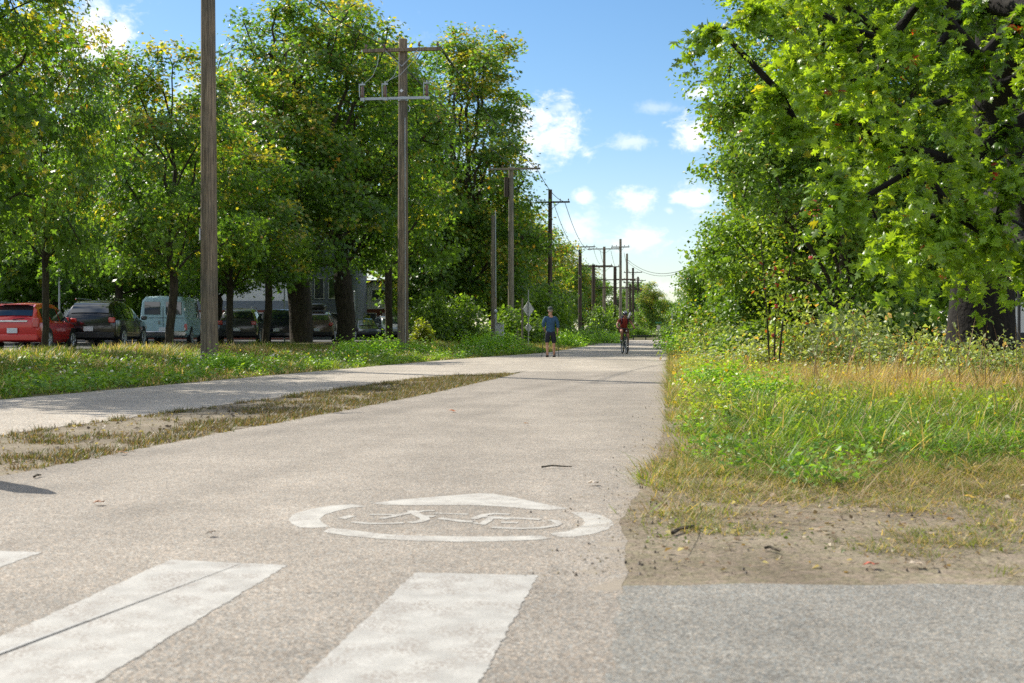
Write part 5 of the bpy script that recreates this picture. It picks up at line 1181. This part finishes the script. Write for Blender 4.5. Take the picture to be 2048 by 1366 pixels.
def hand(V, E, roots, wrist, d, side, curl_dir, sc=1.0):
    """five short finger chains rooted inside the palm"""
    w_ = Vector(wrist); d = Vector(d).normalized(); side = Vector(side).normalized(); c = Vector(curl_dir).normalized()
    for k, (off, ln) in enumerate(((-.028, .075), (-.010, .085), (.010, .08), (.027, .062))):
        b = len(V); p0 = w_ + d * .055 + side * off; p1 = p0 + d * ln * .45; p2 = p1 + (d * .5 + c).normalized() * ln * .4; p3 = p2 + (c - d * .6).normalized() * ln * .32
        for p, r in ((p0, .0095), (p1, .0092), (p2, .0085), (p3, .007)): V.append((*p, r))
        E += [(b, b + 1), (b + 1, b + 2), (b + 2, b + 3)]; roots.append(b)
    b = len(V); p0 = w_ + d * .02 - side * .022; p1 = p0 - side * .025 + d * .028 + c * .01; p2 = p1 + d * .028 + c * .018
    for p, r in ((p0, .012), (p1, .0105), (p2, .009)): V.append((*p, r))
    E += [(b, b + 1), (b + 1, b + 2)]; roots.append(b)

# walking man, back to the camera (walks towards +y)
def walker():
    p = Vector((PX(1101, 43.2), 43.2, .01)); e = empty('person', p, 0, 'man in a cap, blue shirt and dark shorts walking away with two poles', 'person')
    V = [(0, 0, .96, (.15, .11)), (0, .02, 1.15, (.14, .10)), (0, .01, 1.33, (.165, .105)), (0, 0, 1.44, (.10, .07)), (0, .01, 1.53, .055), (0, .02, 1.62, (.075, .088)), (0, .02, 1.70, (.074, .085)),
         (-.165, 0, 1.39, .042), (-.25, -.02, 1.17, .042), (-.22, .16, 1.02, .034), (-.21, .22, .985, (.036, .02)),      # left arm bent forward
         (.165, 0, 1.39, .042), (.26, -.03, 1.15, .042), (.25, .03, .92, .034), (.25, .06, .855, (.036, .02)),
         (-.10, 0, .90, .085), (-.115, .05, .50, .055), (-.115, .02, .34, .052), (-.11, -.08, .10, .036), (-.11, -.05, .05, .04), (-.12, .09, .035, .03),
         (.10, 0, .90, .085), (.125, .04, .50, .055), (.125, .03, .34, .052), (.13, .03, .10, .036), (.13, .04, .05, .04), (.14, .18, .035, .03)]
    E = [(0, 1), (1, 2), (2, 3), (3, 4), (4, 5), (5, 6), (2, 7), (7, 8), (8, 9), (9, 10), (2, 11), (11, 12), (12, 13), (13, 14), (0, 15), (15, 16), (16, 17), (17, 18), (18, 19), (19, 20), (0, 21), (21, 22), (22, 23), (23, 24), (24, 25), (25, 26)]
    roots = [0]; hand(V, E, roots, V[10][:3], (0, .8, -.3), (0, 0, 1), (.8, 0, -.2)); hand(V, E, roots, V[14][:3], (0, .2, -1), (0, 1, 0), (-.8, .3, 0))
    skin_obj('body', V, E, M_SKIN, e, 2, roots)
    f = MB()
    for s in (-1, 1): f.ball((s * .079, .02, 1.63), (.014, .022, .034), 8, 6)
    f.ball((0, .115, 1.625), (.014, .022, .02), 8, 6); f.build('ear', M_SKIN, e)
    sh = MB()
    M_SH = simple('shirt_blue', (.028, .085, .17), .8, 0, 14, .3, .4)
    Vs = [(0, .0, .84, (.16, .12)), (0, .0, .92, (.182, .135)), (0, .01, 1.12, (.178, .13)), (0, .0, 1.30, (.195, .13)), (0, 0, 1.43, (.12, .09)), (0, .0, 1.49, (.068, .06)), (-.18, 0, 1.40, .085), (-.252, -.02, 1.18, .065), (-.238, .09, 1.06, .054), (.18, 0, 1.40, .085), (.262, -.03, 1.16, .064), (.262, .0, 1.02, .054)]
    skin_obj('shirt', Vs, [(0, 1), (1, 2), (2, 3), (3, 4), (4, 5), (3, 6), (6, 7), (7, 8), (3, 9), (9, 10), (10, 11)], M_SH, e)
    M_SO = simple('shorts_navy', (.012, .014, .03), .85, 0, 14, .3)
    skin_obj('shorts', [(0, 0, .98, (.17, .13)), (0, 0, .88, (.175, .13)), (-.105, .0, .80, .105), (-.115, .05, .56, .092), (-.115, .05, .50, .088), (.105, .0, .80, .105), (.125, .04, .56, .092), (.125, .04, .48, .088)], [(0, 1), (1, 2), (2, 3), (3, 4), (1, 5), (5, 6), (6, 7)], M_SO, e)
    M_CAP = simple('cap_grey_green', (.06, .075, .07), .85, 0, 30, .3); c = MB(); c.ball((0, .02, 1.705), (.098, .112, .085), 14, 8); c.box((0, .15, 1.70), (.15, .12, .012), Matrix.Rotation(R(-12), 3, 'X')); c.build('cap', M_CAP, e)
    h = MB(); h.ball((0, -.01, 1.645), (.083, .08, .07), 12, 8); h.build('hair', simple('hair_grey', (.30, .26, .22), .9, 0, 60, .3), e)
    for q, (x, y) in enumerate(((-.115, .02), (.135, .10))):
        b = MB(); b.ball((x, y, .05), (.052, .145, .055), 12, 8); b.box((x, y, .014), (.10, .27, .028)); b.build('shoe', simple('shoe_%d' % q, (.05, .035, .03), .7), e)
        b = MB(); b.tube([(x, y - .05, .07), (x, y - .06, .15)], .045, 8); b.build('sock', M_DARKTRIM, e)
    for (hx, hy, hz, tx, ty, lab) in ((-.21, .24, 1.0, -.31, .0, 'walking pole in the left hand of the man'), (.25, .08, .86, .29, -.02, 'walking pole in the right hand of the man')):
        t = empty('trekking_pole', p + Vector((tx, ty, 0)), 0, lab, 'walking pole', 'trekking poles'); d = Vector((hx - tx, hy - ty, hz + .05))
        MB().tube([(0, 0, .0), tuple(d)], .009, 6).build('shaft', M_DARKTRIM, t); MB().tube([tuple(d * .93), tuple(d * 1.08)], .017, 8).build('grip', M_BLACK, t); MB().ball((0, 0, .05), (.03, .03, .012), 8, 5).build('basket', M_BLACK, t)
walker()

def cyclist():
    y0 = 49.5; x0 = PX(1249.5, y0); b0 = Vector((x0, y0, .01))
    bk = empty('bicycle', b0, R(4), 'dark bicycle ridden towards the camera', 'bicycle')
    # bicycle faces -y: front axle at y=-.5, rear axle at y=.55
    for nm, yy in (('front_wheel', -.50), ('rear_wheel', .55)):
        w_ = MB(); w_.torus((0, yy, .35), .325, .026, 'x', 32, 8); wo = w_.build(nm, M_BLACK, bk)
        r = MB(); r.torus((0, yy, .35), .295, .012, 'x', 28, 6)
        r.build('rim', M_METAL, wo); sp_ = MB()
        for k in range(16): a = 2 * math.pi * k / 16; sp_.tube([(.02 * (-1) ** k, yy, .35), (0, yy + .29 * math.cos(a), .35 + .29 * math.sin(a))], .003, 4)
        sp_.tube([(-.05, yy, .35), (.05, yy, .35)], .02, 8); sp_.build('spokes', M_METAL, wo)
    M_FR = simple('frame_dark', (.03, .045, .045), .4, .3, coat=.4); f = MB()
    hd = (0, -.36, .84); bb = (0, .08, .30); stt = (0, .28, .82)
    for a, b in (((0, -.38, .88), (0, -.33, .68)), ((0, -.34, .72), bb), ((0, -.36, .82), stt), (bb, (0, .30, .88)), (bb, (.05, .55, .35)), (bb, (-.05, .55, .35)), (stt, (.05, .55, .35)), (stt, (-.05, .55, .35))): f.tube([a, b], .018, 8)
    f.build('frame', M_FR, bk); g = MB()
    for s in (-1, 1): g.tube([(0, -.33, .68), (s * .06, -.36, .66), (s * .055, -.50, .35)], .017, 8)
    g.build('fork', M_FR, bk); h = MB(); h.tube([(0, -.38, .88), (0, -.40, 1.0)], .018, 8); h.tube([(-.30, -.34, 1.02), (-.12, -.42, 1.0), (.12, -.42, 1.0), (.30, -.34, 1.02)], .016, 8); h.build('handlebar', M_DARKTRIM, bk)
    for s in (-1, 1): MB().tube([(s * .29, -.34, 1.02), (s * .36, -.31, 1.02)], .021, 8).build('grip', M_BLACK, bk)
    sd = MB(); sd.ball((0, .33, .95), (.075, .14, .035), 12, 7); sd.tube([(0, .30, .88), (0, .32, .95)], .015, 6); sd.build('saddle', M_BLACK, bk)
    c = MB(); c.tube([(-.06, .08, .30), (.06, .08, .30)], .03, 8); c.torus((.05, .08, .30), .09, .008, 'x', 20, 5); c.tube([(.07, .08, .30), (.08, .06, .13)], .013, 6); c.tube([(-.07, .08, .30), (-.08, .10, .47)], .013, 6); c.build('crankset', M_METAL, bk)
    for x, y, z in ((.13, .06, .13), (-.13, .10, .47)): MB().box((x, y, z), (.10, .09, .025)).build('pedal', M_BLACK, bk)
    MB().ball((0, -.46, .92), (.03, .03, .03)).build('lamp', M_LAMPW, bk)
    e = empty('person', b0, R(4), 'cyclist in a red top and dark helmet riding towards the camera', 'person')
    V = [(0, .32, 1.02, (.15, .12)), (0, .20, 1.18, (.145, .11)), (0, .06, 1.34, (.17, .11)), (0, .0, 1.42, (.09, .07)), (0, -.06, 1.47, .055), (0, -.10, 1.52, (.074, .085)), (0, -.11, 1.60, (.072, .082)),
         (-.19, .03, 1.37, .055), (-.33, -.08, 1.18, .043), (-.34, -.28, 1.06, .033), (-.335, -.31, 1.045, (.034, .022)),
         (.19, .03, 1.37, .055), (.31, -.06, 1.18, .043), (.33, -.28, 1.06, .033), (.335, -.31, 1.045, (.034, .022)),
         (-.10, .28, .98, .09), (-.13, -.10, .90, .065), (-.13, -.06, .80, .055), (-.13, .04, .58, .045), (-.13, .07, .54, .035), (-.13, -.06, .515, .03),
         (.10, .26, .96, .09), (.13, -.02, .72, .062), (.13, .0, .62, .055), (.13, .08, .28, .04), (.13, .10, .20, .036), (.13, -.03, .175, .03)]
    E = [(0, 1), (1, 2), (2, 3), (3, 4), (4, 5), (5, 6), (2, 7), (7, 8), (8, 9), (9, 10), (2, 11), (11, 12), (12, 13), (13, 14), (0, 15), (15, 16), (16, 17), (17, 18), (18, 19), (19, 20), (0, 21), (21, 22), (22, 23), (23, 24), (24, 25), (25, 26)]
    roots = [0]
    for k, s in ((10, -1), (14, 1)): hand(V, E, roots, (V[k][0], V[k][1] + .03, V[k][2] + .01), (0, -1, .1), (s, 0, 0), (0, -.2, -1))
    skin_obj('body', V, E, M_SKIN2, e, 2, roots)
    n = MB(); n.ball((0, -.20, 1.535), (.014, .02, .022), 8, 6); [n.ball((s * .078, -.1, 1.54), (.012, .02, .032), 8, 6) for s in (-1, 1)]; n.build('nose', M_SKIN2, e)
    gl = MB(); [gl.ball((s * .034, -.178, 1.562), (.032, .014, .02), 10, 6) for s in (-1, 1)]; gl.build('sunglasses', M_GLASS, e)
    MB().box((0, -.19, 1.495), (.045, .01, .008)).build('mouth', simple('lips', (.3, .1, .08), .6), e)
    M_R = simple('shirt_red', (.30, .035, .025), .8, 0, 12, .3, .4)
    skin_obj('shirt', [(0, .30, .98, (.175, .14)), (0, .20, 1.16, (.18, .135)), (0, .05, 1.33, (.20, .135)), (0, -.01, 1.42, (.10, .08)), (-.195, .02, 1.37, .075), (-.275, -.03, 1.26, .068), (.195, .02, 1.37, .075), (.265, -.02, 1.26, .068)], [(0, 1), (1, 2), (2, 3), (2, 4), (4, 5), (2, 6), (6, 7)], M_R, e)
    M_S = simple('shorts_rust', (.16, .05, .035), .85, 0, 12, .3)
    skin_obj('shorts', [(0, .32, 1.03, (.165, .13)), (-.105, .24, .99, .105), (-.13, .02, .92, .085), (.105, .22, .96, .105), (.13, .04, .79, .084)], [(0, 1), (1, 2), (0, 3), (3, 4)], M_S, e)
    hm = MB(); hm.ball((0, -.09, 1.625), (.105, .14, .085), 14, 8); hm.build('helmet', simple('helmet_dark', (.03, .035, .06), .3, coat=.6), e)
    hv = MB(); [hv.ball((x, -.12, 1.645), (.012, .11, .075), 8, 6) for x in (-.05, 0, .05)]; hv.build('helmet_vent', simple('helmet_pale', (.35, .38, .45), .4), e)
    MB().ball((0, .24, 1.36), (.17, .12, .22), 12, 8).build('backpack', simple('pack_dark', (.03, .03, .05), .8), e)
    for s in (-1, 1): MB().tube([(s * .12, .14, 1.46), (s * .125, -.03, 1.42), (s * .13, -.085, 1.33), (s * .13, -.03, 1.20)], .025, 6).build('strap', simple('strap', (.015, .015, .03), .8), e)
    rl = empty('paper_roll', b0 + Vector((.17, .26, 1.45)), 0, 'pale rolled tube sticking out of the pack of the cyclist', 'tube'); MB().tube([(0, 0, 0), (.10, .02, .22)], .04, 10).build('sleeve', simple('roll_white', (.7, .7, .72), .6), rl); MB().tube([(.10, .02, .22), (.104, .02, .23)], .034, 10).build('cap', M_METAL, rl)
    for q, (x, y, z) in enumerate(((-.13, -.0, .505), (.13, .04, .165))):
        s = MB(); s.ball((x, y, z + .012), (.048, .14, .045), 12, 7); s.build('shoe', simple('cycle_shoe%d' % q, (.10, .11, .12), .6), e); MB().tube([(x, y + .07, z + .03), (x, y + .06, z + .14)], .045, 8).build('sock', simple('sock%d' % q, (.45, .48, .5), .8), e)
cyclist()
